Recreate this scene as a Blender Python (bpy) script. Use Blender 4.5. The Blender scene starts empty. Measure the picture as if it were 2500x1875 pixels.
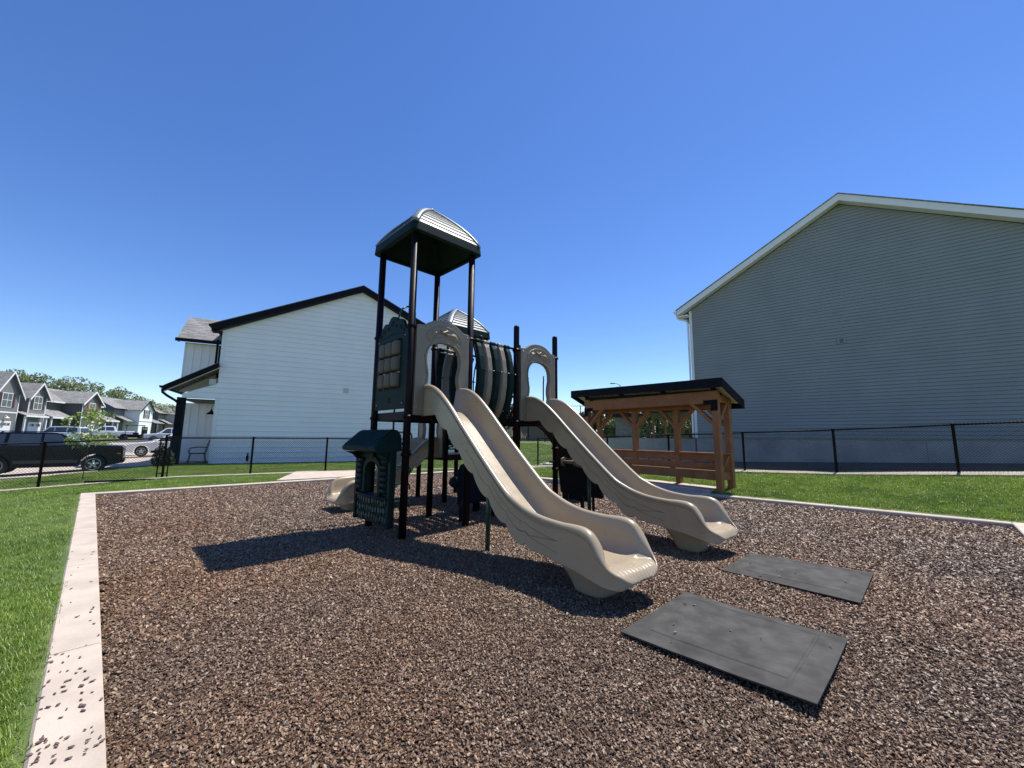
import bpy, math, random
import numpy as np
from mathutils import Vector, Matrix, noise
PI=math.pi
R=math.radians
random.seed(7)
scene=bpy.context.scene
COL=scene.collection
# ------------------------------------------------------------------ materials
MATS={}
def nodes(m):
    m.use_nodes=True
    nt=m.node_tree
    return nt, nt.nodes['Principled BSDF']
def N(nt,t,**k):
    n=nt.nodes.new(t)
    for a,b in k.items():
        if a.startswith('i_'): n.inputs[a[2:].replace('_',' ')].default_value=b
        else: setattr(n,a,b)
    return n
def mat(name,c1,c2=None,rough=.6,scale=8.,metal=0.,bump=0.,bscale=None,spec=.5,coords='Object',stretch=(1,1,1),contrast=(.35,.65),detail=6,coat=0.,c3=None):
    if name in MATS: return MATS[name]
    m=bpy.data.materials.new(name); nt,b=nodes(m); L=nt.links.new
    b.inputs['Roughness'].default_value=rough
    b.inputs['Metallic'].default_value=metal
    b.inputs['Specular IOR Level'].default_value=spec
    b.inputs['Coat Weight'].default_value=coat
    c2=c2 or tuple(x*.85 for x in c1)
    tc=N(nt,'ShaderNodeTexCoord'); mp=N(nt,'ShaderNodeMapping'); mp.inputs['Scale'].default_value=stretch
    L(tc.outputs[coords],mp.inputs[0])
    nz=N(nt,'ShaderNodeTexNoise',i_Scale=scale,i_Detail=detail); L(mp.outputs[0],nz.inputs[0])
    cr=N(nt,'ShaderNodeValToRGB'); e=cr.color_ramp.elements
    e[0].position,e[1].position=contrast; e[0].color=(*c1,1); e[1].color=(*c2,1)
    if c3:
        x=cr.color_ramp.elements.new((contrast[0]+contrast[1])/2); x.color=(*c3,1)
    L(nz.outputs[0],cr.inputs[0]); L(cr.outputs[0],b.inputs['Base Color'])
    nr=N(nt,'ShaderNodeTexNoise',i_Scale=scale*2.7,i_Detail=3); L(mp.outputs[0],nr.inputs[0])
    mr=N(nt,'ShaderNodeMapRange'); mr.inputs[3].default_value=max(0,rough-.08); mr.inputs[4].default_value=min(1,rough+.08)
    L(nr.outputs[0],mr.inputs[0]); L(mr.outputs[0],b.inputs['Roughness'])
    if bump:
        nb=N(nt,'ShaderNodeTexNoise',i_Scale=bscale or scale*6,i_Detail=5); L(mp.outputs[0],nb.inputs[0])
        bp=N(nt,'ShaderNodeBump',i_Strength=1.,i_Distance=bump); L(nb.outputs[0],bp.inputs['Height']); L(bp.outputs[0],b.inputs['Normal'])
    MATS[name]=m; return m
def glass(name,c=(.02,.025,.03),rough=.05):
    return mat(name,c,tuple(x*1.3 for x in c),rough=rough,scale=2,spec=.8)
M_brown=mat('post_brown_paint',(.007,.004,.006),(.010,.0055,.008),rough=.5,scale=5,spec=.14)
M_black=mat('black_paint',(.006,.006,.008),(.010,.010,.011),rough=.6,scale=6,spec=.15)
M_green=mat('dark_green_plastic',(.0025,.015,.013),(.004,.020,.017),rough=.55,spec=.13,scale=5,bump=.0006,bscale=180)
M_greenp=mat('green_powder_coat',(.006,.050,.030),(.010,.060,.036),rough=.3,scale=5)
M_block=mat('tan_block_plastic',(.125,.108,.085),(.11,.095,.075),rough=.6,spec=.2,scale=6)
M_navy=mat('navy_plastic',(.002,.006,.013),(.003,.009,.018),rough=.55,scale=5,spec=.13)
M_tan=mat('tan_plastic',(.36,.288,.192),(.325,.26,.172),rough=.30,scale=3.5,bump=.0005,bscale=220)
M_tanp=mat('tan_panel_plastic',(.23,.185,.132),(.205,.165,.117),rough=.45,scale=4,bump=.0006,bscale=200)
M_roofp=mat('canopy_pale_plastic',(.20,.225,.215),(.17,.195,.19),rough=.38,scale=3)
M_metal=mat('zinc_bolt',(.5,.5,.5),(.35,.35,.35),rough=.3,metal=1,scale=30)
M_conc=mat('concrete',(.50,.42,.34),(.40,.335,.27),rough=.85,scale=3.5,bump=.002,bscale=90,coords='Object',detail=9)
M_concf=mat('foundation_concrete',(.40,.375,.335),(.29,.275,.25),rough=.9,scale=1.1,bump=.003,bscale=25,detail=8)
M_white=mat('white_trim',(.80,.79,.76),(.76,.75,.72),rough=.5,scale=3)
M_wsid=mat('white_vinyl',(.87,.86,.84),(.83,.82,.80),rough=.55,scale=.8)
M_gsid=mat('sage_vinyl',(.27,.285,.275),(.24,.255,.245),rough=.55,scale=.8)
M_trimblk=mat('black_trim',(.005,.0055,.009),(.008,.0085,.012),rough=.6,spec=.12,scale=3)
M_rub=mat('rubber_mat',(.036,.035,.032),(.085,.081,.072),rough=.85,spec=.3,scale=7,bump=.0015,bscale=260,contrast=(.35,.8),detail=10)
M_roofm=mat('roof_black_metal',(.008,.009,.012),(.012,.013,.016),rough=.5,spec=.2,scale=2)
M_soffit=mat('corrugated_soffit',(.62,.60,.56),(.52,.5,.47),rough=.5,scale=3)
M_asph=mat('asphalt',(.055,.055,.056),(.04,.04,.042),rough=.95,scale=4,bump=.003,bscale=80)
M_glass=glass('window_glass')
M_cglass=mat('car_glass',(.03,.035,.04),(.045,.05,.055),rough=.04,scale=2,spec=1.)
M_chrome=mat('chrome_strip',(.6,.6,.62),(.5,.5,.52),rough=.2,metal=1,scale=5)
M_tyre=mat('tyre_rubber',(.012,.012,.012),(.02,.02,.02),rough=.85,scale=20)
M_rim=mat('rim_silver',(.55,.56,.57),(.45,.46,.48),rough=.3,metal=.8,scale=9)
M_wire=mat('black_vinyl_wire',(.012,.013,.016),(.02,.02,.024),rough=.4,scale=9)
M_lamp=mat('headlight_lens',(.7,.72,.74),(.6,.62,.64),rough=.1,scale=9,spec=.8)
M_orange=mat('amber_lens',(.6,.16,.03),(.5,.12,.02),rough=.15,scale=9)
M_plate=mat('plate_white',(.6,.6,.62),(.5,.5,.52),rough=.4,scale=40)
M_bark=mat('bark',(.10,.075,.055),(.06,.045,.035),rough=.9,scale=12,bump=.01,bscale=20)
M_soil=mat('dark_soil',(.045,.036,.03),(.08,.065,.055),rough=.95,scale=6,bump=.02,bscale=18)
def wood(name,a,b):
    m=mat(name,a,b,rough=.62,scale=3.2,stretch=(1.,1.,1.),detail=8)
    nt=m.node_tree; L=nt.links.new; bs=nt.nodes['Principled BSDF']
    w=N(nt,'ShaderNodeTexNoise',i_Scale=6.,i_Detail=6); mp=N(nt,'ShaderNodeMapping'); mp.inputs['Scale'].default_value=(1.2,18,18)
    tc=N(nt,'ShaderNodeTexCoord'); L(tc.outputs['UV'],mp.inputs[0]); L(mp.outputs[0],w.inputs[0])
    mx=N(nt,'ShaderNodeMix',data_type='RGBA',blend_type='MULTIPLY'); mx.inputs[0].default_value=.75
    src=bs.inputs['Base Color'].links[0].from_socket; L(src,mx.inputs[6])
    cr=N(nt,'ShaderNodeValToRGB'); cr.color_ramp.elements[0].position=.3; cr.color_ramp.elements[1].position=.62
    cr.color_ramp.elements[0].color=(.45,.40,.36,1); cr.color_ramp.elements[1].color=(1,1,1,1)
    L(w.outputs[0],cr.inputs[0]); L(cr.outputs[0],mx.inputs[7]); L(mx.outputs[2],bs.inputs['Base Color'])
    bp=N(nt,'ShaderNodeBump',i_Strength=.6,i_Distance=.003); L(w.outputs[0],bp.inputs['Height']); L(bp.outputs[0],bs.inputs['Normal'])
    return m
M_wood=wood('cedar_stain',(.37,.155,.048),(.29,.115,.034))
# ------------------------------------------------------------------ mesh builder
SPLIT={'clamp','bolt','hand_grip','counter_leg','drum_leg','drum','mounting_arm','slide_foot','moulded_line','rail_bead','log_courses','corbel','rod','slat_cap','grab_rail','handhold','bracket','bumper','porch_post','door_frame','vent_louvre','gutter','downspout','corner_board','rafter','leaf_relief','slat_block','canopy_hip','arm_rail','window_frame','batten_wall'}
MERGE={'clamp','slide_foot','bracket','handhold'}
class MB:
    def __init__(s,M=None): s.v=[];s.f=[];s.mi=[];s.mats=[];s.M=M or Matrix();s.cur=0;s.sm=[];s.smooth=False;s.uv={}
    def mat(s,m):
        if m not in s.mats: s.mats.append(m)
        s.cur=s.mats.index(m); return s
    def add(s,vs,fs,smooth=None,uvs=None):
        o=len(s.v); s.v+= [tuple(s.M@Vector(v)) for v in vs]
        for k,f in enumerate(fs):
            s.f.append([o+i for i in f]); s.mi.append(s.cur); s.sm.append(s.smooth if smooth is None else smooth)
            if uvs: s.uv[len(s.f)-1]=uvs[k]
        return s
    def box(s,a,b):
        x0,y0,z0=a;x1,y1,z1=b
        return s.add([(x0,y0,z0),(x1,y0,z0),(x1,y1,z0),(x0,y1,z0),(x0,y0,z1),(x1,y0,z1),(x1,y1,z1),(x0,y1,z1)],
          [(0,3,2,1),(4,5,6,7),(0,1,5,4),(1,2,6,5),(2,3,7,6),(3,0,4,7)],False)
    def beam(s,p,q,w,h,up=(0,0,1)):
        p=Vector(p);q=Vector(q);d=(q-p);l=d.length;d.normalize();u=Vector(up)
        x=d.cross(u)
        if x.length<1e-4: x=d.cross(Vector((1,0,0)))
        x.normalize();u=x.cross(d).normalized()
        vs=[];
        for e in(p,q):
            for sx,su in((-1,-1),(1,-1),(1,1),(-1,1)): vs.append(e+x*sx*w/2+u*su*h/2)
        fs=[(0,3,2,1),(4,5,6,7),(0,1,5,4),(1,2,6,5),(2,3,7,6),(3,0,4,7)]
        r=random.random()*9
        uv=[[(0,0),(0,h),(w,h),(w,0)],[(0,0),(w,0),(w,h),(0,h)]]
        for k in range(4):
            dd=w if k%2==0 else h
            uv.append([(r,k+r),(r,k+r+dd),(r+l,k+r+dd),(r+l,k+r)])
        return s.add(vs,fs,False,uv)
    def tube(s,pts,r,n=10,cap=True,smooth=True,closed=False):
        pts=[Vector(p) for p in pts]; rs=r if isinstance(r,(list,tuple)) else [r]*len(pts)
        vs=[];t0=None;m=len(pts);prev=None
        for i,p in enumerate(pts):
            if closed: d=(pts[(i+1)%m]-pts[i-1])
            else: d=pts[min(i+1,m-1)]-pts[max(i-1,0)]
            d.normalize()
            if prev is None:
                x=d.cross(Vector((0,0,1)))
                if x.length<.01: x=d.cross(Vector((1,0,0)))
            else: x=prev-d*prev.dot(d)
            x.normalize();prev=x;y=d.cross(x)
            for k in range(n):
                a=2*PI*k/n; vs.append(p+(x*math.cos(a)+y*math.sin(a))*rs[i])
        fs=[]
        for i in range(m if closed else m-1):
            j=(i+1)%m
            for k in range(n): fs.append((i*n+k,i*n+(k+1)%n,j*n+(k+1)%n,j*n+k))
        if smooth is True and n<5: smooth=False
        s.add(vs,fs,smooth)
        if cap and not closed:
            o=len(s.v)-len(vs)
            s.f.append([o+k for k in range(n-1,-1,-1)]);s.mi.append(s.cur);s.sm.append(False)
            s.f.append([o+(m-1)*n+k for k in range(n)]);s.mi.append(s.cur);s.sm.append(False)
        return s
    def lathe(s,prof,c=(0,0,0),axis='z',n=20,smooth=True):
        c=Vector(c);vs=[]
        for r,z in prof:
            for k in range(n):
                a=2*PI*k/n;x,y=r*math.cos(a),r*math.sin(a)
                vs.append(c+(Vector((x,y,z)) if axis=='z' else Vector((x,z,y)) if axis=='y' else Vector((z,x,y))))
        fs=[]
        for i in range(len(prof)-1):
            for k in range(n): fs.append((i*n+k,i*n+(k+1)%n,(i+1)*n+(k+1)%n,(i+1)*n+k))
        fs.append(tuple(range(n-1,-1,-1)));fs.append(tuple((len(prof)-1)*n+k for k in range(n)))
        return s.add(vs,fs,smooth)
    def prism(s,poly,y0,y1,plane='xz',smooth=False):
        m=len(poly)
        def P(a,b,y): return (a,y,b) if plane=='xz' else (y,a,b) if plane=='yz' else (a,b,y)
        vs=[P(a,b,y0) for a,b in poly]+[P(a,b,y1) for a,b in poly]
        fs=[tuple(range(m)),tuple(range(2*m-1,m-1,-1))]
        s.add(vs,fs,False)
        o=len(s.v)-2*m
        for i in range(m):
            j=(i+1)%m; s.f.append([o+i,o+m+i,o+m+j,o+j]);s.mi.append(s.cur);s.sm.append(smooth)
        return s
    def strip(s,A,B,y0,y1,plane='xz',smooth=False):
        # solid plate between polyline A and B (same length)
        def P(a,b,y): return (a,y,b) if plane=='xz' else (y,a,b)
        m=len(A);vs=[P(*a,y0) for a in A]+[P(*a,y0) for a in B]+[P(*a,y1) for a in A]+[P(*a,y1) for a in B]
        fs=[]
        for i in range(m-1):
            fs+=[(i,i+1,m+i+1,m+i),(2*m+i,3*m+i,3*m+i+1,2*m+i+1),(i,2*m+i,2*m+i+1,i+1),(m+i,m+i+1,3*m+i+1,3*m+i)]
        fs+=[(0,m,3*m,2*m),(m-1,3*m-1,4*m-1,2*m-1)]
        return s.add(vs,fs,smooth)
    def loft(s,rings,closed=True,cap=True,smooth=True):
        m=len(rings[0]);vs=[p for r in rings for p in r];fs=[]
        for i in range(len(rings)-1):
            for k in range(m if closed else m-1): fs.append((i*m+k,i*m+(k+1)%m,(i+1)*m+(k+1)%m,(i+1)*m+k))
        s.add(vs,fs,smooth)
        if cap:
            o=len(s.v)-len(vs)
            s.f.append([o+k for k in range(m-1,-1,-1)]);s.mi.append(s.cur);s.sm.append(False)
            s.f.append([o+(len(rings)-1)*m+k for k in range(m)]);s.mi.append(s.cur);s.sm.append(False)
        return s
    def blob(s,c,r,n=10):
        rx,ry,rz=r if isinstance(r,(tuple,list)) else (r,r,r);rings=[]
        for i in range(1,n//2+2):
            a=PI*i/(n//2+2);rings.append([(c[0]+rx*math.sin(a)*math.cos(2*PI*k/n),c[1]+ry*math.sin(a)*math.sin(2*PI*k/n),c[2]-rz*math.cos(a)) for k in range(n)])
        return s.loft(rings)
    def build(s,name,m=None,parent=None,bevel=0,seg=2,angle=35,fix=True,autosmooth=False):
        if name in SPLIT:
            par=list(range(len(s.v)))
            def fd(i):
                while par[i]!=i: par[i]=par[par[i]];i=par[i]
                return i
            for f in s.f:
                a=fd(f[0])
                for i in f[1:]: par[fd(i)]=a
            groups={}
            for k,f in enumerate(s.f): groups.setdefault(fd(f[0]),[]).append(k)
            if len(groups)>1:
                # merge islands whose bounding boxes overlap
                isl=[]
                for g in groups.values():
                    vv=[s.v[i] for k in g for i in s.f[k]];isl.append([g,[min(v[a] for v in vv)-.002 for a in range(3)],[max(v[a] for v in vv)+.002 for a in range(3)]])
                ch=name in MERGE
                while ch:
                    ch=False
                    for i in range(len(isl)):
                        for j in range(i+1,len(isl)):
                            A_,B_=isl[i],isl[j]
                            if all(A_[1][a]<=B_[2][a] and B_[1][a]<=A_[2][a] for a in range(3)):
                                isl[i]=[A_[0]+B_[0],[min(A_[1][a],B_[1][a]) for a in range(3)],[max(A_[2][a],B_[2][a]) for a in range(3)]];del isl[j];ch=True;break
                        if ch:break
                out=None
                for g,_,_ in isl:
                    q=MB();q.mats=s.mats;mp={}
                    for k in g:
                        f=[]
                        for i in s.f[k]:
                            if i not in mp: mp[i]=len(q.v);q.v.append(s.v[i])
                            f.append(mp[i])
                        q.f.append(f);q.mi.append(s.mi[k]);q.sm.append(s.sm[k])
                        if k in s.uv:q.uv[len(q.f)-1]=s.uv[k]
                    out=q.build1(name,m,parent,bevel,seg,angle,fix)
                return out
        return s.build1(name,m,parent,bevel,seg,angle,fix)
    def build1(s,name,m=None,parent=None,bevel=0,seg=2,angle=35,fix=True,autosmooth=False):
        me=bpy.data.meshes.new(name); me.from_pydata(s.v,[],s.f)
        ms=s.mats if s.mats else [m]
        for x in ms: me.materials.append(x)
        me.polygons.foreach_set('material_index',s.mi); me.polygons.foreach_set('use_smooth',s.sm)
        if s.uv:
            ul=me.uv_layers.new(name='UVMap')
            for fi,uvs in s.uv.items():
                p=me.polygons[fi]
                for k,li in enumerate(p.loop_indices): ul.data[li].uv=uvs[k]
        me.update()
        if fix:
            import bmesh
            bm=bmesh.new();bm.from_mesh(me);bmesh.ops.recalc_face_normals(bm,faces=bm.faces);bm.to_mesh(me);bm.free()
        o=bpy.data.objects.new(name,me);COL.objects.link(o)
        if parent: o.parent=parent
        if bevel:
            b=o.modifiers.new('b','BEVEL');b.width=bevel;b.segments=seg;b.limit_method='ANGLE';b.angle_limit=R(angle);b.harden_normals=False
            if autosmooth:
                for p in me.polygons: p.use_smooth=True
                wn=o.modifiers.new('w','WEIGHTED_NORMAL');wn.keep_sharp=False
        return o
def tag(o,label=None,cat=None,group=None,kind=None):
    if label:o['label']=label
    if cat:o['category']=cat
    if group:o['group']=group
    if kind:o['kind']=kind
    return o
def thing(name,label,cat,loc=(0,0,0),rz=0,group=None):
    o=bpy.data.objects.new(name,None);COL.objects.link(o);o.location=loc;o.rotation_euler=(0,0,rz);o.empty_display_size=.2
    return tag(o,label,cat,group)
def kids(o): return [c for c in bpy.data.objects if c.parent==o]
def copy_tree(o,parent=None):
    c=o.copy();COL.objects.link(c);c.parent=parent
    for ch in kids(o): copy_tree(ch,c)
    return c
def arc(cx,cy,r,a0,a1,n): return [(cx+r*math.cos(R(a0+(a1-a0)*i/(n-1))),cy+r*math.sin(R(a0+(a1-a0)*i/(n-1)))) for i in range(n)]
def lerp(tab,x):
    if x<=tab[0][0]: return tab[0][1]
    for (a,b),(c,d) in zip(tab,tab[1:]):
        if x<=c: return b+(d-b)*(x-a)/(c-a)
    return tab[-1][1]
def catmull(tab,x):
    n=len(tab)
    if x<=tab[0][0]: return tab[0][1]
    if x>=tab[-1][0]: return tab[-1][1]
    for i in range(n-1):
        if x<=tab[i+1][0]:
            x0,y0=tab[i];x1,y1=tab[i+1];t=(x-x0)/(x1-x0)
            m0=(y1-tab[i-1][1])/(x1-tab[i-1][0])*(x1-x0) if i>0 else (y1-y0)
            m1=(tab[i+2][1]-y0)/(tab[i+2][0]-x0)*(x1-x0) if i+2<n else (y1-y0)
            return (2*t**3-3*t*t+1)*y0+(t**3-2*t*t+t)*m0+(-2*t**3+3*t*t)*y1+(t**3-t*t)*m1
# ------------------------------------------------------------------ terrain
A=Vector((-9.38,9.24));B=Vector((-1.95,16.39));Cc=Vector((8.36,6.86));D=Vector((.73,-.45))
def sstep(a,b,x):
    t=max(0,min(1,(x-a)/(b-a)));return t*t*(3-2*t)
def side(P,a,b):  # signed distance left of a->b
    d=(b-a).normalized();return d.x*(P.y-a.y)-d.y*(P.x-a.x)
def segd(P):
    v=A-D;t=max(0,min(1,(P-D).dot(v)/v.dot(v)));return (P-(D+v*t)).length
def zg(x,y):
    P=Vector((x,y))
    sr=(P-Cc).x*.745-(P-Cc).y*.667; dr=(P-Cc).x*.667+(P-Cc).y*.745
    zf=max(.04,min(.72,.535+.031*sr))
    z=.05
    w=sstep(-.2,.3,dr)
    z+= w*(zf-.05)*max(0,min(1.25,dr/4.3))
    sl=(P-A).x*.7205+(P-A).y*.6935
    z-= .06*min(5,max(0,1.6-sl))*sstep(0,-2,dr)*sstep(.25,3.6,segd(P)) if x<-1 else 0
    # hill beyond the back fence
    z+= .075*max(0,min(24,y-21))*sstep(-9,-2,x)*sstep(60,30,y)*sstep(26,16,x)
    z+= .62*sstep(34,62,math.hypot(x,y))*sstep(0,-14,x)
    return z
def inbed(x,y,e=0):
    P=Vector((x,y))
    return side(P,A,B)<e and side(P,B,Cc)<e and side(P,Cc,D)<e and side(P,D,A)<e
def zground(x,y):
    return -.07 if inbed(x,y,.06) else zg(x,y)
# ------------------------------------------------------------------ ground
def axis(lo,hi,a,b,f,c):
    xs=[];x=a
    while x<=b: xs.append(x);x+=f
    s=f
    y=b
    while y<hi: s=min(c,s*1.25);y+=s;xs.append(y)
    s=f;y=a
    while y>lo: s=min(c,s*1.25);y-=s;xs.insert(0,y)
    return xs
def ground():
    xs=axis(-400,400,-13,14,.15,30);ys=axis(-60,500,-2,21,.15,30)
    vs=[(x,y,zground(x,y)+.012*noise.noise((x*.7,y*.7,0))) for y in ys for x in xs]
    n=len(xs);fs=[(j*n+i,j*n+i+1,(j+1)*n+i+1,(j+1)*n+i) for j in range(len(ys)-1) for i in range(n-1)]
    m=mat('lawn_soil',(.07,.11,.025),(.13,.16,.05),rough=.9,scale=1.3,bump=.02,bscale=40,c3=(.09,.13,.03),detail=10)
    me=bpy.data.meshes.new('ground');me.from_pydata(vs,[],fs);me.materials.append(m)
    o=bpy.data.objects.new('ground',me);COL.objects.link(o);tag(o,kind='structure')
ground()
def sheet(name,quad,nx,ny,m,dz=.02,th=.08,zf=zg,label=None,mats=None):
    # slab draped over the terrain: bilinear quad a,b,c,d
    a,b,c,d=[Vector(q) for q in quad];mb=MB()
    top=[];
    for j in range(ny+1):
        for i in range(nx+1):
            s,t=i/nx,j/ny;p=(a*(1-s)+b*s)*(1-t)+(d*(1-s)+c*s)*t
            top.append((p.x,p.y,zf(p.x,p.y)+dz))
    w=nx+1;k=len(top);vs=top+[(x,y,z-th) for x,y,z in top]
    fs=[(j*w+i,j*w+i+1,(j+1)*w+i+1,(j+1)*w+i) for j in range(ny) for i in range(nx)]
    rim=[i for i in range(w)]+[j*w+nx for j in range(1,ny+1)]+[ny*w+i for i in range(nx-1,-1,-1)]+[j*w for j in range(ny-1,0,-1)]
    for p,q in zip(rim,rim[1:]+rim[:1]): fs.append((p,p+k,q+k,q))
    mb.add(vs,fs,False);o=mb.build(name,m);tag(o,kind='structure');return o
# --- kerbs round the play bed (each run with joints)
def kerb(a,b,wd,top,out,name='kerb',ext=(0,0)):
    a=Vector(a);b=Vector(b);d=(b-a).normalized();n=Vector((-d.y,d.x))*out
    a=a-d*ext[0];b=b+d*ext[1];L=(b-a).length;k=int(L/2.6)+1;mb=MB()
    for i in range(k):
        p=a+d*(L*i/k+(.003 if i else 0));q=a+d*(L*(i+1)/k-(.003 if i<k-1 else 0))
        sub=8
        vs=[];fs=[]
        for j in range(sub+1):
            c=p+(q-p)*j/sub;w=.004*noise.noise((c.x*1.3,c.y*1.3,3))
            vs+=[(c.x,c.y,-.15),(c.x,c.y,top-.012+w),(c.x+n.x*.012,c.y+n.y*.012,top+w),(c.x+n.x*(wd-.012),c.y+n.y*(wd-.012),top+w),(c.x+n.x*wd,c.y+n.y*wd,top-.012+w),(c.x+n.x*wd,c.y+n.y*wd,-.15)]
        for j in range(sub):
            for e in range(5): fs.append((j*6+e,j*6+e+1,(j+1)*6+e+1,(j+1)*6+e))
        fs+=[(0,1,2,3,4,5),tuple(sub*6+e for e in range(5,-1,-1))]
        mb.add(vs,fs,False)
    return tag(mb.build(name,M_conc),kind='structure')
kerb(A,B,.27,.062,1,'back_kerb',(.23,.27))
kerb(D,A,.235,.062,1,'left_kerb',(.0,0))
kerb(B,Cc,.28,.068,1,'right_kerb',(0,.0))
kerb(Cc,D,.27,.068,1,'near_kerb',(.28,.24))
# --- bed surface
BED=None
def bedz(x,y): return -.035*math.exp(-((x-1.15)**2+(y-3.75)**2)/.16)-.03*math.exp(-((x-2.65)**2+(y-5.25)**2)/.16)-.02*math.exp(-((x+3.6)**2+(y-7.0)**2)/.2)+.018*noise.noise((x*.8,y*.8,5))+.009*noise.noise((x*3,y*3,9))
def chipmat(name,base=False):
    m=bpy.data.materials.new(name);nt,b=nodes(m);L=nt.links.new
    if base:
        tc=N(nt,'ShaderNodeTexCoord');v=N(nt,'ShaderNodeTexVoronoi',i_Scale=45.);L(tc.outputs['Object'],v.inputs[0])
        cr=N(nt,'ShaderNodeValToRGB');cr.color_ramp.elements[0].color=(.012,.008,.006,1);cr.color_ramp.elements[1].color=(.045,.029,.02,1)
        L(v.outputs['Color'],cr.inputs[0]);L(cr.outputs[0],b.inputs['Base Color']);b.inputs['Roughness'].default_value=.9
        bp=N(nt,'ShaderNodeBump',i_Strength=1.,i_Distance=.02);L(v.outputs['Distance'],bp.inputs['Height']);L(bp.outputs[0],b.inputs['Normal'])
        return m
    oi=N(nt,'ShaderNodeObjectInfo');cr=N(nt,'ShaderNodeValToRGB');r=cr.color_ramp;r.interpolation='LINEAR'
    cols=[(0,(.052,.027,.014)),(.2,(.104,.059,.032)),(.48,(.158,.094,.053)),(.75,(.205,.129,.075)),(.93,(.245,.163,.098)),(1,(.37,.28,.18))]
    r.elements[0].position=0;r.elements[0].color=(*cols[0][1],1);r.elements[1].position=1;r.elements[1].color=(*cols[-1][1],1)
    for p,c in cols[1:-1]: e=r.elements.new(p);e.color=(*c,1)
    L(oi.outputs['Random'],cr.inputs[0])
    # broad tint drift over the bed
    tc=N(nt,'ShaderNodeNewGeometry');nz=N(nt,'ShaderNodeTexNoise',i_Scale=.35,i_Detail=2);L(tc.outputs['Position'],nz.inputs[0])
    mx=N(nt,'ShaderNodeMix',data_type='RGBA',blend_type='MULTIPLY');mx.inputs[0].default_value=1
    c2=N(nt,'ShaderNodeValToRGB');c2.color_ramp.elements[0].position=.35;c2.color_ramp.elements[1].position=.65
    c2.color_ramp.elements[0].color=(1.12,1.0,.88,1);c2.color_ramp.elements[1].color=(.92,.98,1.08,1)
    L(nz.outputs[0],c2.inputs[0]);L(cr.outputs[0],mx.inputs[6]);L(c2.outputs[0],mx.inputs[7])
    L(mx.outputs[2],b.inputs['Base Color']);b.inputs['Roughness'].default_value=.5;b.inputs['Specular IOR Level'].default_value=.5
    return m
M_chip=chipmat('wood_chip');M_chipbase=chipmat('chip_bed',True)
def emitter(name,xs,ys,zf,dens,m,inside):
    n=len(xs);vs=[(x,y,zf(x,y)) for y in ys for x in xs]
    fs=[]
    for j in range(len(ys)-1):
        for i in range(n-1):
            cx=(xs[i]+xs[i+1])/2;cy=(ys[j]+ys[j+1])/2
            if inside(cx,cy): fs.append((j*n+i,j*n+i+1,(j+1)*n+i+1,(j+1)*n+i))
    me=bpy.data.meshes.new(name);me.from_pydata(vs,[],fs);me.materials.append(m)
    at=me.attributes.new('dens','FLOAT','POINT');at.data.foreach_set('value',[dens(v[0],v[1]) for v in vs])
    o=bpy.data.objects.new(name,me);COL.objects.link(o);return o
def proto(name,vs,fs,m,smooth=False):
    me=bpy.data.meshes.new(name);me.from_pydata(vs,[],fs);me.materials.append(m)
    for p in me.polygons:p.use_smooth=smooth
    return bpy.data.objects.new(name,me)
def scatter(o,protos,rotmin,rotmax,smin,smax,keep,seed=1,zj=0.,sattr=False):
    g=bpy.data.node_groups.new('scatter','GeometryNodeTree')
    g.interface.new_socket('Geometry',in_out='INPUT',socket_type='NodeSocketGeometry');g.interface.new_socket('Geometry',in_out='OUTPUT',socket_type='NodeSocketGeometry')
    n=g.nodes;L=g.links.new;gi=n.new('NodeGroupInput');go=n.new('NodeGroupOutput')
    d=n.new('GeometryNodeDistributePointsOnFaces');d.inputs['Seed'].default_value=seed
    na=n.new('GeometryNodeInputNamedAttribute');na.data_type='FLOAT';na.inputs['Name'].default_value='dens'
    L(gi.outputs[0],d.inputs['Mesh']);L(na.outputs['Attribute'],d.inputs['Density'])
    pts=d.outputs['Points']
    if zj:
        sp=n.new('GeometryNodeSetPosition');rv=n.new('FunctionNodeRandomValue');rv.data_type='FLOAT_VECTOR'
        rv.inputs[0].default_value=(0,0,-zj*.3);rv.inputs[1].default_value=(0,0,zj);L(pts,sp.inputs['Geometry']);L(rv.outputs[0],sp.inputs['Offset']);pts=sp.outputs[0]
    j=n.new('GeometryNodeJoinGeometry')
    for p in protos:
        oi=n.new('GeometryNodeObjectInfo');oi.inputs['Object'].default_value=p;oi.inputs['As Instance'].default_value=True
        L(oi.outputs['Geometry'],j.inputs[0])
    ip=n.new('GeometryNodeInstanceOnPoints');ip.inputs['Pick Instance'].default_value=True
    L(pts,ip.inputs['Points']);L(j.outputs[0],ip.inputs['Instance'])
    rr=n.new('FunctionNodeRandomValue');rr.data_type='FLOAT_VECTOR';rr.inputs[0].default_value=rotmin;rr.inputs[1].default_value=rotmax;rr.inputs['Seed'].default_value=3
    L(rr.outputs[0],ip.inputs['Rotation'])
    rs=n.new('FunctionNodeRandomValue');rs.data_type='FLOAT';rs.inputs[2].default_value=smin;rs.inputs[3].default_value=smax;rs.inputs['Seed'].default_value=5
    if sattr:
        sa=n.new('GeometryNodeInputNamedAttribute');sa.data_type='FLOAT';sa.inputs['Name'].default_value='scl'
        mu=n.new('ShaderNodeMath');mu.operation='MULTIPLY';L(sa.outputs['Attribute'],mu.inputs[0]);L(rs.outputs[1],mu.inputs[1]);L(mu.outputs[0],ip.inputs['Scale'])
    else: L(rs.outputs[1],ip.inputs['Scale'])
    out=ip.outputs[0]
    if keep:
        jj=n.new('GeometryNodeJoinGeometry');L(gi.outputs[0],jj.inputs[0]);L(out,jj.inputs[0]);out=jj.outputs[0]
    L(out,go.inputs[0])
    md=o.modifiers.new('scatter','NODES');md.node_group=g
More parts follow.
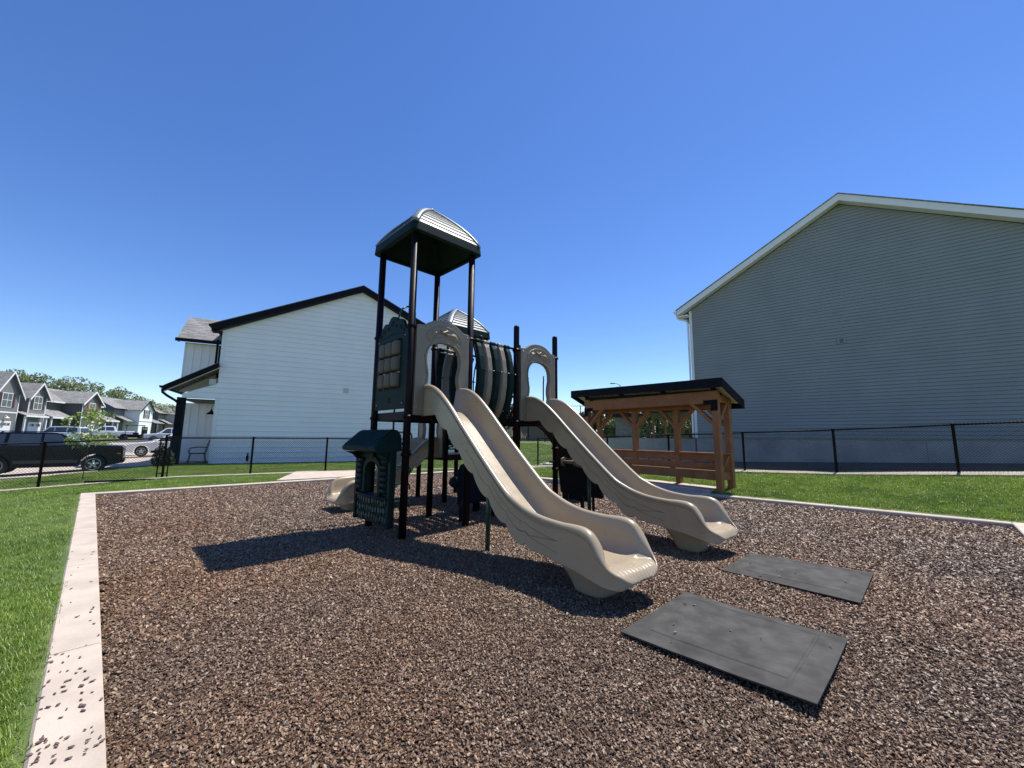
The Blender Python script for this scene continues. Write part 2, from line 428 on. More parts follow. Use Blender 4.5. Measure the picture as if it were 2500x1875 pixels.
def chip(seed):
    r=random.Random(seed);k=r.randint(5,7);L=r.uniform(.010,.019);W=L*r.uniform(.38,.72);t=r.uniform(.002,.0045)
    ring=[];
    for i in range(k):
        a=2*PI*i/k+r.uniform(-.3,.3);ring.append((L*math.cos(a)*r.uniform(.8,1.1),W*math.sin(a)*r.uniform(.8,1.1)))
    bend=r.uniform(-12,12)
    vs=[(x,y,t+bend*x*x+r.uniform(-.0008,.0008)) for x,y in ring]+[(x*.95,y*.95,-t+bend*x*x) for x,y in ring]+[(0,0,t*1.5)]
    fs=[(i,(i+1)%k,2*k) for i in range(k)]+[(i,k+i,k+(i+1)%k,(i+1)%k) for i in range(k)]+[tuple(range(2*k-1,k-1,-1))]
    return proto('chip',vs,fs,M_chip)
CHIPS=[chip(i) for i in range(9)]
def mk_bed():
    xs=[-10+i*.2 for i in range(98)];ys=[-1+i*.2 for i in range(92)]
    def dens(x,y):
        d=math.hypot(x,y)
        return 13000 if d<2.6 else lerp([(2.6,13000),(4,8000),(7,3000),(11,1600),(20,1000)],d) if y>-.2 else 0
    o=emitter('wood_chip_bed',xs,ys,lambda x,y:bedz(x,y)-.006,dens,M_chipbase,lambda x,y:inbed(x,y,.06))
    at=o.data.attributes.new('scl','FLOAT','POINT');at.data.foreach_set('value',[lerp([(0,.52),(3,.62),(6,1.05),(12,1.6)],math.hypot(v.co.x,v.co.y)) for v in o.data.vertices])
    scatter(o,CHIPS,(-.75,-.75,0),(.75,.75,6.28),.55,1.35,True,2,.012,True)
    tag(o,'brown wood chips spread over the playground floor','wood chips',kind='stuff')
mk_bed()
# loose chips on kerb: a few stray ones
def stray(name,label,spots,seed):
    r=random.Random(seed);mb=MB()
    for (x,y,z) in spots:
        s=r.uniform(.55,.95);a=r.uniform(0,6.28);P=CHIPS[r.randint(0,8)].data
        M=Matrix.Translation((x,y,z+.006*s))@Matrix.Rotation(a,4,'Z')@Matrix.Rotation(r.uniform(-.35,.35),4,'X')@Matrix.Scale(s,4)
        mb.M=M;mb.add([v.co for v in P.vertices],[tuple(p.vertices) for p in P.polygons],False)
    mb.mats=[mat('stray_chip',(.10,.06,.05),(.17,.11,.085),rough=.55,scale=25)]
    return tag(mb.build(name,None),label,'wood chips',kind='stuff')
rr=random.Random(4);sp=[]
d=(A-D).normalized();nn=Vector((-d.y,d.x))
for i in range(95):
    t=rr.choice([rr.gauss(3.5,.07),rr.gauss(3.58,.05),rr.gauss(4.25,.16),rr.uniform(3.3,8),rr.uniform(3.3,5.5),rr.gauss(3.45,.10),rr.gauss(4.0,.12),rr.gauss(4.6,.08)]);w=rr.uniform(.01,.225)
    if t<1.2: continue
    p=D+d*t+nn*w;sp.append((p.x,p.y,.063))
stray('stray_chips','scattered brown wood chips lying on the left concrete kerb',sp,1)
# --- grass
def tuft(seed,n=9,h=.055,spread=.03,m=None,wd=.0022):
    r=random.Random(seed);vs=[];fs=[]
    for i in range(n):
        a=r.uniform(0,6.28);x,y=r.gauss(0,spread),r.gauss(0,spread);H=h*r.uniform(.55,1.25);lean=r.uniform(.1,.75)*H
        w=wd*r.uniform(.7,1.3);dx,dy=math.cos(a),math.sin(a);px,py=-dy,dx;o=len(vs)
        for t,ww in((0,1),(.45,.9),(.8,.55)):
            cx=x+dx*lean*t*t;cy=y+dy*lean*t*t;cz=H*(t-.18*t*t)
            vs+=[(cx-px*w*ww,cy-py*w*ww,cz),(cx+px*w*ww,cy+py*w*ww,cz)]
        vs.append((x+dx*lean,y+dy*lean,H*.84))
        fs+=[(o,o+1,o+3,o+2),(o+2,o+3,o+5,o+4),(o+4,o+5,o+6)]
    return proto('tuft',vs,fs,m)
def grassmat():
    m=bpy.data.materials.new('grass_blade');nt,b=nodes(m);L=nt.links.new
    oi=N(nt,'ShaderNodeObjectInfo');cr=N(nt,'ShaderNodeValToRGB');r=cr.color_ramp
    r.elements[0].color=(.115,.205,.026,1);r.elements[1].color=(.44,.46,.16,1)
    e=r.elements.new(.5);e.color=(.18,.29,.036,1);e=r.elements.new(.85);e.color=(.26,.36,.056,1)
    L(oi.outputs['Random'],cr.inputs[0])
    g=N(nt,'ShaderNodeNewGeometry');nz=N(nt,'ShaderNodeTexNoise',i_Scale=1.1,i_Detail=4);L(g.outputs['Position'],nz.inputs[0])
    c2=N(nt,'ShaderNodeValToRGB');c2.color_ramp.elements[0].position=.38;c2.color_ramp.elements[1].position=.62
    c2.color_ramp.elements[0].color=(.72,.78,.7,1);c2.color_ramp.elements[1].color=(1.15,1.1,1.0,1)
    mx=N(nt,'ShaderNodeMix',data_type='RGBA',blend_type='MULTIPLY');mx.inputs[0].default_value=1
    L(nz.outputs[0],c2.inputs[0]);L(cr.outputs[0],mx.inputs[6]);L(c2.outputs[0],mx.inputs[7]);L(mx.outputs[2],b.inputs['Base Color'])
    b.inputs['Roughness'].default_value=.42;b.inputs['Specular IOR Level'].default_value=.5
    tr=N(nt,'ShaderNodeBsdfTranslucent');L(mx.outputs[2],tr.inputs[0]);ms=N(nt,'ShaderNodeMixShader');ms.inputs[0].default_value=.35
    L(b.outputs[0],ms.inputs[1]);L(tr.outputs[0],ms.inputs[2]);L(ms.outputs[0],nt.nodes['Material Output'].inputs[0])
    return m
M_grass=grassmat()
FL=[(-15.6,9.85),(-13.2,11.4),(-11,12.83),(-9.05,14.1),(-7.1,15.5),(-4.55,16.55),(-1.9,17.65),(1.25,18.95)]
FR=[(1.25,18.95),(2.05,17.8),(3.87,16.2),(5.77,14.75),(7.67,13.3),(9.48,11.8),(11.6,10.5),(13.8,9.0),(16,7.5)]
WALK=[(-6.95,12.05),(-8.0,15.15),(-4.9,16.55),(-4.6,14.15)]
def inpoly(x,y,P):
    c=False;n=len(P)
    for i in range(n):
        x1,y1=P[i][:2];x2,y2=P[i-1][:2]
        if (y1>y)!=(y2>y) and x<(x2-x1)*(y-y1)/(y2-y1)+x1:c=not c
    return c
def offs(P,k):
    out=[]
    for i in range(len(P)):
        a=Vector(P[max(0,i-1)]);b=Vector(P[min(len(P)-1,i+1)]);d=(b-a).normalized();out.append((P[i][0]+d.y*k,P[i][1]-d.x*k))
    return out
def strip_slab(name,P,k0,k1,m,dz=.03):
    a=offs(P,k0);b=offs(P,k1)
    mb=MB()
    for i in range(len(P)-1):
        n=6;vs=[]
        for j in range(n+1):
            t=j/n
            for q in(a,b):
                x=q[i][0]*(1-t)+q[i+1][0]*t;y=q[i][1]*(1-t)+q[i+1][1]*t;vs.append((x,y,zg(x,y)+dz))
        k=len(vs);vs+=[(x,y,z-.1) for x,y,z in vs];fs=[]
        for j in range(n):
            o=j*2;fs+=[(o,o+1,o+3,o+2),(o,o+2,k+o+2,k+o),(o+1,k+o+1,k+o+3,o+3)]
        fs+=[(0,k,k+1,1),(n*2,n*2+1,k+n*2+1,k+n*2)]
        mb.add(vs,fs,False)
    return tag(mb.build(name,m),kind='structure')
strip_slab('mow_strip',FL,-.08,.30,M_conc)
strip_slab('mow_strip',FR,-.08,.36,M_conc)
SHED=((2.61,13.63),R(-52.1))
def shedl(x,y):
    c,s=math.cos(SHED[1]),math.sin(SHED[1]);return (SHED[0][0]+c*x-s*y,SHED[0][1]+s*x+c*y)
PAD=[shedl(-.3,.75),shedl(4.1,.62),shedl(4.15,-1.3),shedl(-.3,-1.6)]
LFENCE=[(-16,9.6)]+FL+FR+[(16,7.4)]
INNER=offs(FL,.34)+offs(FR,.40)+[(14,-2),(-13,-2),(-15.7,9.3)]
HOUSEL=[(-14.0,18.77),(-14.9,18.2),(-15.6,19.5),(-2,26.5),(0,24)]
def exclude(x,y):
    return inbed(x,y,.29) or inpoly(x,y,WALK) or inpoly(x,y,PAD)
def mk_grass(name,label,xs,ys,dens,protos,smin,smax,inside,seed):
    o=emitter(name,xs,ys,lambda x,y:zg(x,y)-.004,dens,M_grass,inside)
    scatter(o,protos,(-.15,-.15,0),(.15,.15,6.28),smin,smax,False,seed);tag(o,label,'grass',kind='stuff');return o
def fr(a,b,s): 
    n=int((b-a)/s);return [a+s*i for i in range(n+1)]
T_near=[tuft(i,11,.062,.028,M_grass,.0019) for i in range(8)]
T_far=[tuft(40+i,14,.060,.05,M_grass,.0040) for i in range(6)]
mk_grass('lawn_grass','thick green lawn grass on the left beside the concrete kerb',fr(-14,0,.1),fr(-.5,14.6,.1),
    lambda x,y:lerp([(0,2600),(3,2200),(5,1100),(8,520),(14,300)],math.hypot(x,y)) if y>.2 else 0,T_near,.55,1.0,
    lambda x,y:inpoly(x,y,INNER) and not inbed(x,y,.275) and not inpoly(x,y,WALK) and side(Vector((x,y)),D,A)>.0 and side(Vector((x,y)),A,B)<1.2 and x>-12.5+.0*y,11)
mk_grass('back_lawn_grass','green grass between the back kerb and the left fence',fr(-15,3.6,.12),fr(9,19,.12),
    lambda x,y:360,T_far,.6,.95,lambda x,y:inpoly(x,y,INNER) and not exclude(x,y) and side(Vector((x,y)),A,B)>.29 and side(Vector((x,y)),B,Cc)<2.2,12)
mk_grass('right_lawn_grass','bright green lawn grass between the right kerb and fence around the shelter',fr(1.0,14,.12),fr(4.6,19,.12),
    lambda x,y:lerp([(6,620),(10,520),(16,330)],math.hypot(x,y)),T_far,.7,1.15,lambda x,y:inpoly(x,y,INNER) and not exclude(x,y) and side(Vector((x,y)),B,Cc)>.30,13)
OUT=[(-26,8)]+offs(FL,-.1)+[(2,21),(8,24),(2,34),(-6,30),(-1.9,25.0),(-14.6,18.4),(-16.2,14.5),(-16.8,17.0),(-22,17)]
mk_grass('outer_lawn_grass','green grass strip beyond the left fence in front of the white house',fr(-16.6,8.2,.2),fr(9,34,.2),
    lambda x,y:200 if y<20 else 120,T_far,.6,1.0,lambda x,y:inpoly(x,y,OUT),14)
# --- walkway, pads, drive
sheet('walkway',WALK,6,6,M_conc,.035)
sheet('shelter_pad',PAD,5,4,M_conc,.02)
sheet('walkway',[(-.2,17.15),(-.6,18.15),(1.2,18.75),(2.1,17.6)],4,4,M_conc,.035)
sheet('driveway',[(-30.5,9.5),(-16.6,14.4),(-15.6,19.0),(-21,34)],10,8,M_conc,.03)
sheet('street',[(-75,30),(-26,36),(-30,70),(-95,60)],8,6,M_asph,.03)
sheet('parking_apron',[(-40,26),(-22.5,26),(-20,40),(-44,40)],6,6,M_conc,.05)
sheet('gravel_strip',[tuple(Vector(p)+Vector((.25,.3))) for p in (FR[2],FR[7])]+[(18.5,12.5),(6.5,20.5)],12,4,M_soil,.025)
# ------------------------------------------------------------------ play structure (local x=u towards slides' foot, y=v)
PS=thing('play_structure','large playground structure with tan slides, brown posts and peaked canopies on wood chips','play structure',(-1.50,5.737,0),R(-46))
DK=1.77
def post(x,y,h,dome=True,clamps=()):
    mb=MB().mat(M_brown);r=.054
    pr=[(r,-.05),(r,h-.03)]
    if dome: pr+=[(r*.97,h-.012),(r*.82,h+.006),(r*.5,h+.02),(r*.12,h+.026)]
    mb.lathe(pr,(x,y,0),n=20)
    mb.build('post',None,PS)
    c=MB().mat(M_brown)
    for z in clamps:
        c.lathe([(r+.001,z-.028),(r+.010,z-.024),(r+.012,z-.008),(r+.018,z-.006),(r+.018,z+.006),(r+.012,z+.008),(r+.010,z+.024),(r+.001,z+.028)],(x,y,0),n=20)
        for sx,sy in((1,1),(-1,-1)): c.blob((x+sx*.045,y+sy*.045,z),.013,8)
    if clamps: c.build('clamp',None,PS)
U1=[(-1.06,0),(0,0),(0,1.10),(-1.06,1.10)]
for x,y in U1: post(x,y,4.53,False,(1.69,3.02,1.15) if (x,y)==(0,0) else (1.69,3.02))
U2=[(0,2.19),(0,3.30),(-1.06,3.30),(-1.06,2.19)]
for x,y in U2: post(x,y,3.47,True,(1.69,3.02,1.2,.8) if x==0 else (1.69,))
U3=[(-3.24,2.18),(-2.16,2.18),(-2.16,3.26),(-3.24,3.26)]
D3=1.02
for x,y in U3: post(x,y,3.82,False,(D3-.08,2.3))
# decks
def deck(x0,x1,y0,y1,z,name='deck'):
    mb=MB().mat(M_brown)
    mb.box((x0+.03,y0+.03,z-.03),(x1-.03,y1-.03,z))
    for a,b in(((x0+.045,y0+.01,z-.13),(x1-.045,y0+.05,z-.002)),((x0+.045,y1-.05,z-.13),(x1-.045,y1-.01,z-.002)),((x0+.01,y0+.052,z-.13),(x0+.05,y1-.052,z-.003)),((x1-.05,y0+.052,z-.13),(x1-.01,y1-.052,z-.003))): mb.box(a,b)
    for k in range(1,4): mb.box((x0+.06,y0+(y1-y0)*k/4-.012,z-.09),(x1-.06,y0+(y1-y0)*k/4+.012,z-.031))
    mb.build(name,None,PS,bevel=.006)
deck(-1.06,0,0,1.10,DK);deck(-1.06,0,2.19,3.30,DK);deck(-3.24,-2.16,2.18,3.26,D3)
deck(-2.16,-1.06,2.19,3.28,1.35)
# stepping platform frame between towers under the barrel
# canopies
def canopy(cx,cy,z,h,apex,name='canopy_roof'):
    # curved pyramid with slats; returns
    mb=MB();nr=15
    def ring(t,off=0):
        # t 0 eave..1 apex ; profile bulges
        s=h*(1-t)**1.0*(1+.10*math.sin(PI*t)); zz=z+.14+(apex-z-.14)*(1-(1-t)**1.25)
        return s-off,zz
    rows=[];T=[]
    n=9
    for i in range(n):
        t0=i/n*.93;t1=(i+1.)/n*.93
        T.append((t0,t1))
    mb.mat(M_roofp)
    for sgn in range(4):
        ca,sa=math.cos(PI/2*sgn),math.sin(PI/2*sgn)
        def W(a,b,c): return (cx+ca*a-sa*b,cy+sa*a+ca*b,c)
        for i,(t0,t1) in enumerate(T):
            s0,z0=ring(t0);s1,z1=ring(t1)
            g=.010
            m0=max(.0,s0-.05);m1=max(0,s1-.05)
            mb.mat(M_roofp)
            mb.add([W(s0+.006,-m0,z0),W(s0+.006,m0,z0),W(s1+.002,m1,z1-.012),W(s1+.002,-m1,z1-.012),W(s1-g,m1,z1+.002),W(s1-g,-m1,z1+.002)],[(0,1,2,3),(3,2,4,5)],False)
            t2=(i+1)/n*.93;s2,z2=ring(t2);m2=max(0,s2-.055)
            mb.mat(M_trimblk)
            mb.add([W(s2+.014,-m2,z2-.024),W(s2+.014,m2,z2-.024),W(s2+.006,m2,z2+.001),W(s2+.006,-m2,z2+.001)],[(0,1,2,3)],False)  # black strip paints the shade on the riser below each slat edge
    mb.build(name,None,PS,fix=False)
    # hips
    hp=MB().mat(M_roofp)
    for sgn in range(4):
        ca,sa=math.cos(PI/2*sgn+PI/4),math.sin(PI/2*sgn+PI/4)
        pts=[];rings=[]
        for k in range(nr+1):
            s,zz=ring(k/nr*.985);s=max(s,.0);d=s*math.sqrt(2)
            c=Vector((cx+ca*(d-.03),cy+sa*(d-.03),zz))
            side_=Vector((-sa,ca,0));w=.07 if k<nr else .04
            up=Vector((ca*.5,sa*.5,.85))
            rings.append([c-side_*w-up*.02,c-side_*w*.7+up*.016,c+up*.026,c+side_*w*.7+up*.016,c+side_*w-up*.02])
        hp.loft(rings,closed=True)
    s,zz=ring(.93)
    hp.blob((cx,cy,apex-.035),(.11,.11,.035),12)
    hp.build('canopy_hip',None,PS)
    rim=MB().mat(M_green)
    def rr_(s,zz,c=.09):
        pts=[]
        for k,(sx,sy) in enumerate(((1,1),(-1,1),(-1,-1),(1,-1))):
            for j in range(6):
                a=PI/2*k+PI/2*j/5;pts.append((cx+sx*(s-c)+c*math.cos(a),cy+sy*(s-c)+c*math.sin(a),zz))
        return pts
    rim.loft([rr_(h-.08,z+.17),rr_(h-.02,z+.165),rr_(h+.008,z+.14),rr_(h+.012,z+.10),rr_(h+.02,z),rr_(h-.0,z-.012),rr_(h-.045,z-.012),rr_(h-.045,z+.05),rr_(h-.09,z+.10),rr_(h*.5,z+.42)],cap=False,smooth=False)
    rim.build('canopy_rim',None,PS,fix=False)
    u=MB().mat(M_green);q=h-.09
    u.add([(cx+sx*q,cy+sy*q,z+.1) for sx,sy in((1,1),(-1,1),(-1,-1),(1,-1))]+[(cx+sx*.1,cy+sy*.1,apex-.12) for sx,sy in((1,1),(-1,1),(-1,-1),(1,-1))],[(0,1,5,4),(1,2,6,5),(2,3,7,6),(3,0,4,7),(4,5,6,7)],False)
    u.build('canopy_liner',None,PS)
canopy(-.53,.55,4.50,.655,5.34);canopy(-2.70,2.72,3.80,.62,4.55)
# ---- slide
def slide_mesh(rail,floor,bot,x_end,parent,yc,hw=.335,dirn=(1,0),org=(0,0),foot=None,name='slide'):
    # build along +x then mapped by dirn
    dx,dy=dirn
    Mx=Matrix(((dx,-dy,0,org[0]),(dy,dx,0,org[1]),(0,0,1,0),(0,0,0,1)))
    mb=MB(Mx).mat(M_tan)
    xs=[];x=-.02
    while x<x_end-1e-6: xs.append(x);x+= .03 if x<x_end-.35 else .0125
    xs.append(x_end)
    rings=[]
    NF=37
    for x in xs:
        zr=catmull(rail,x);zf=catmull(floor,x);zb=catmull(bot,x)
        e=max(0,(x-(x_end-.20))/.20);W=hw-.20*(1-math.sqrt(max(0,1-e*e))) # plan rounding
        fl=.045*sstep(x_end-.75,x_end-.25,x);W+=fl
        zt=max(zr,zf+.012);zb=min(zb,zf-.02)
        rw=.036+.022*sstep(x_end-.75,x_end-.28,x)
        nose=math.sqrt(max(0.02,1-max(0,(x-(x_end-.05))/.05)**2));mid=(zf+zb)/2;zf=mid+(zf-mid)*nose;zb=mid-(mid-zb)*nose;zt=max(zf+.004,mid+(zt-mid)*nose)
        H=zt-zf;k=min(1,H/.18)
        half=[]
        # outer from bottom up, rounded rail, inner down to floor
        ru=rw*max(.25,k);o=.004
        half.append((W-.012,zb)); half.append((W+.000,zb+.010))
        for q in(.25,.5,.75):
            half.append((W-.004,zb+(zt-ru*1.5-zb)*q))
        half.append((W-.004,zt-ru*1.55))
        half.append((W+.012*k,zt-ru*1.35));half.append((W+.020*k,zt-ru*.9))
        cy=W-ru+.020*k
        for a in(20,45,70,95,120,145,168): half.append((cy+ru*math.cos(R(a)),zt-ru+ru*math.sin(R(a))))
        inn=W-2*ru+.01
        fy=max(.02,inn-.115*k-.006)
        zi=zt-ru*1.5
        for t in (.15,.35,.55,.7,.82,.91,.97):
            # curve into floor
            a=t*PI/2; half.append((inn-(inn-fy)*(1-math.cos(a)),zf+(zi-zf)*(1-math.sin(a)) if zi>zf else zf))
        nf=NF//2
        rp=.011*sstep(x_end-.60,x_end-.18,x)
        for j in range(nf+1):
            yy=fy*(1-j/nf);half.append((yy,zf+rp*(abs(math.sin(yy/.052*PI+PI/2))-.5)*(1 if yy<fy*.93 else .3)-.0*yy))
        under=[(W-.03,zb+.004),(W-.034,zf-.035 if zf-.035>zb+.01 else zb+.006)]
        full=[(y,z) for y,z in under[::-1]]+half
        left=[(-y,z) for y,z in full][::1]
        ring=[(x,yc-y,z) for y,z in full]+[(x,yc+y,z) for y,z in full[::-1][1:]]
        rings.append(ring)
    mb.loft(rings,closed=True,cap=True,smooth=True)
    s=mb.build(name,None,parent)
    ew=s.modifiers.new('e','EDGE_SPLIT');ew.split_angle=R(50)
    # lip roll at the end + foot
    if foot:
        fm=MB(Mx).mat(M_tan);fr_=[]
        x0,x1,zt=foot
        for z,ex in((-.04,.0),(.02,.0),(.1,.006),(zt*.75,.03),(zt,.06)):
            w=.265+ex-.07*(1-z/zt if z<zt else 0);ring=[]
            for k in range(24):
                a=2*PI*k/24;ca,sa=math.cos(a),math.sin(a)
                px=(x0+x1)/2+.05*(1-z/zt)+((x1-x0)/2+ex*.6-.05*(1-z/zt))*math.copysign(abs(ca)**.55,ca);py=yc+w*math.copysign(abs(sa)**.55,sa);ring.append((px,py,z))
            fr_.append(ring)
        fm.loft(fr_);fm.build('slide_foot',None,s)
    # grain lines moulded on both cheeks
    gl=MB(Mx).mat(mat('tan_groove',(.17,.13,.095),(.15,.115,.08),rough=.6,scale=9))
    for yy in(yc-hw+.0045,yc+hw-.0045):
        for fr0,ph,xa,xb in((.30,.3,.5,.9),(.55,1.9,.35,.96),(.78,4.,.62,.93)):
            pts=[]
            for i in range(60):
                x=x_end*(xa+(xb-xa)*i/59);zr=catmull(rail,x)-.06;zb=catmull(bot,x)+.03;f=fr0+.10*math.sin(x*3.1+ph)+.05*math.sin(x*7.3+ph*2)
                f*= 1-.25*sstep(.8,1,(i/59))
                z=zr-(zr-zb)*min(.93,max(.1,f))
                pts.append((x,yy,z))
            gl.tube(pts,.0034,4,smooth=False)
    gl.build('moulded_line',None,s)
    # rim bead highlights: thin outer bead under the rail
    bd=MB(Mx).mat(M_tan)
    for sg in(-1,1):
        pts=[]
        for i in range(70):
            x=.08+(x_end-.34)*i/69;pts.append((x,yc+sg*(hw+.001),catmull(rail,x)-.078))
        bd.tube(pts,.008,6)
    bd.build('rail_bead',None,s)
    return s
RAIL=[(-.02,2.165),(.12,2.165),(.25,2.145),(.40,2.085),(.55,1.99),(.78,1.80),(1.1,1.50),(1.52,1.12),(1.9,.80),(2.05,.72),(2.2,.66),(2.4,.61),(2.66,.585),(2.85,.587),(2.95,.578),(3.03,.54),(3.09,.46),(3.14,.365),(3.18,.30),(3.23,.255),(3.27,.23),(3.30,.215)]
FLOOR=[(-.02,1.775),(.15,1.775),(.32,1.765),(.44,1.71),(.6,1.60),(.78,1.45),(1.1,1.16),(1.52,.79),(1.9,.49),(2.1,.375),(2.3,.315),(2.6,.285),(2.9,.268),(3.1,.262),(3.2,.245),(3.26,.222),(3.30,.19)]
def scallop(fl,x0,x1,per,tail):
    out=[(-.02,fl[0][1]-.075),(x0-.06,fl[0][1]-.075)];x=x0
    while x<x1: out.append((x,catmull(fl,x)-.035-.065*abs(math.sin(PI*(x-x0)/per))**.7));x+=per/8
    return out+tail
BOT=scallop(FLOOR,.40,2.25,.30,[(2.34,.25),(2.48,.235),(2.62,.21),(2.85,.19),(3.0,.165),(3.14,.135),(3.25,.12),(3.30,.125)])
def stretch(t): return [(x*1.028,z+.015*max(0,x)) for x,z in t]
RAIL,FLOOR,BOT=stretch(RAIL),stretch(FLOOR),stretch(BOT)
SA=R(-2.6)
for yy in(.56,2.75): slide_mesh(RAIL,FLOOR,BOT,3.39,PS,0,dirn=(math.cos(SA),math.sin(SA)),org=(0,yy),foot=(2.64,3.06,.26))
# short slide from the low tower, heading -v
k=(D3+.0)/DK
def sc(t,kx,dz): return [(x*kx,z) for x,z in t]
R3=[(-.02,1.40),(.12,1.40),(.3,1.36),(.5,1.22),(.8,.95),(1.1,.72),(1.3,.63),(1.55,.60),(1.82,.59),(1.95,.565),(2.03,.49),(2.08,.40),(2.12,.31),(2.16,.24)]
F3=[(-.02,D3),(.15,D3),(.32,1.0),(.5,.88),(.8,.63),(1.1,.40),(1.3,.29),(1.55,.27),(1.8,.27),(1.98,.262),(2.1,.235),(2.16,.20)]
B3=[(-.02,.94),(.28,.94),(.38,.80),(.5,.70),(.6,.58),(.75,.49),(.85,.38),(1.,.30),(1.2,.29),(1.4,.29),(1.55,.22),(1.75,.19),(2.0,.16),(2.16,.165)]
B3=scallop(F3,.34,1.25,.26,[(1.4,.22),(1.6,.20),(1.75,.185),(2.0,.15),(2.16,.15)])
slide_mesh(R3,F3,B3,2.16,PS,0,dirn=(0,-1),org=(-2.72,2.16),foot=(1.58,1.92,.2))
# ---- slide portals
def portal(org,dirn,zb,w=.98,name='slide_portal'):
    # local: x across(-w/2..w/2), plate thickness along outward normal
    ox,oy=org;dx,dy=dirn # dirn = outward normal; across = rotate +90
    ax,ay=-dy,dx
    Mx=Matrix(((ax,dx,0,ox),(ay,dy,0,oy),(0,0,1,zb),(0,0,0,1)))
    mb=MB(Mx).mat(M_tanp)
    hw=w/2
    # heights relative to deck z; outer curve
    outer=[(-hw,-.06)]+[(-hw,.3*i) for i in range(1,5)]+[(-hw,1.27),(-hw+.012,1.295),(-hw+.05,1.305),(-hw+.12,1.308),(-.32,1.335),(-.26,1.375),(-.19,1.41),(-.10,1.43),(0,1.437)]
    inner=[(-.305,-.06),(-.30,.12),(-.30,.28),(-.295,.38),(-.272,.48),(-.270,.56),(-.288,.66),(-.308,.76),(-.308,.84),(-.292,.92),(-.26,.98),(-.20,1.03),(-.105,1.065),(0,1.075)]
    assert len(outer)==len(inner),(len(outer),len(inner))
    def dens(P):
        out=[]
        for a,b in zip(P,P[1:]):
            for k in range(3): out.append((a[0]+(b[0]-a[0])*k/3,a[1]+(b[1]-a[1])*k/3))
        return out+[P[-1]]
    O=dens(outer);I=dens(inner)
    O=O+[(-x,z) for x,z in O[::-1][1:]];I=I+[(-x,z) for x,z in I[::-1][1:]]
    mb.strip(O,I,-.03,.045)
    p=mb.build(name,None,PS,bevel=.012,seg=2,angle=50)
    # raised inner collar
    c=MB(Mx).mat(M_tanp);I2=[(x*1.10 if abs(x)>.02 else x,z+.03 if z>1 else z) for x,z in I]
    k0=6;c.strip(I2[k0:-k0],I[k0:-k0],.043,.062);c.build('collar',None,p,bevel=.008)
    # relief: fan shaped recess border with leaves and a ribbon
    r=MB(Mx).mat(M_tanp);y=.047
    fan=[(-.33,1.14),(-.24,1.26),(-.08,1.315),(.08,1.315),(.24,1.26),(.33,1.14),(.255,1.06)]
    ring=[(-.335,1.15),(-.30,1.215),(-.22,1.285),(-.11,1.33),(0,1.345),(.11,1.33),(.22,1.285),(.30,1.215),(.335,1.15),(.27,1.065),(.20,1.12),(.10,1.16),(0,1.172),(-.10,1.16),(-.20,1.12),(-.27,1.065)]
    r.tube([(a,y,b) for a,b in ring],.008,6,closed=True)
    for sg in(-1,1):
        # leaf: folded diamond
        pts=[(.085,1.235),(.16,1.285),(.24,1.245),(.285,1.15),(.25,1.10),(.16,1.15)]
        mid=[(.085,1.235),(.175,1.215),(.275,1.12)]
        vs=[(sg*a,y-.004,b) for a,b in pts]+[(sg*mid[1][0],y+.036,mid[1][1])]
        r.add(vs,[(i,(i+1)%6,6) for i in range(6)],False)
    r.tube([(-.085,y+.01,1.275),(-.03,y+.018,1.235),(.035,y+.018,1.275),(.075,y+.010,1.265)],[.010,.018,.018,.008],6)
    r.tube([(-.09,y+.01,1.22),(-.03,y+.018,1.245),(.03,y+.018,1.215),(.10,y+.010,1.225)],[.008,.016,.018,.008],6)
    r.build('leaf_relief',None,p)
    b=MB(Mx).mat(M_metal)
    for x,z in((-hw+.05,1.24),(hw-.05,1.24),(-hw+.04,.05),(hw-.04,.05)): b.lathe([(.012,.045),(.014,.050),(.010,.056),(.003,.058)],(x,0,z),axis='y',n=10)
    b.build('bolt',None,p)
portal((.02,.55),(1,0),DK);portal((.02,2.745),(1,0),DK);portal((-2.70,2.15),(0,-1),D3)
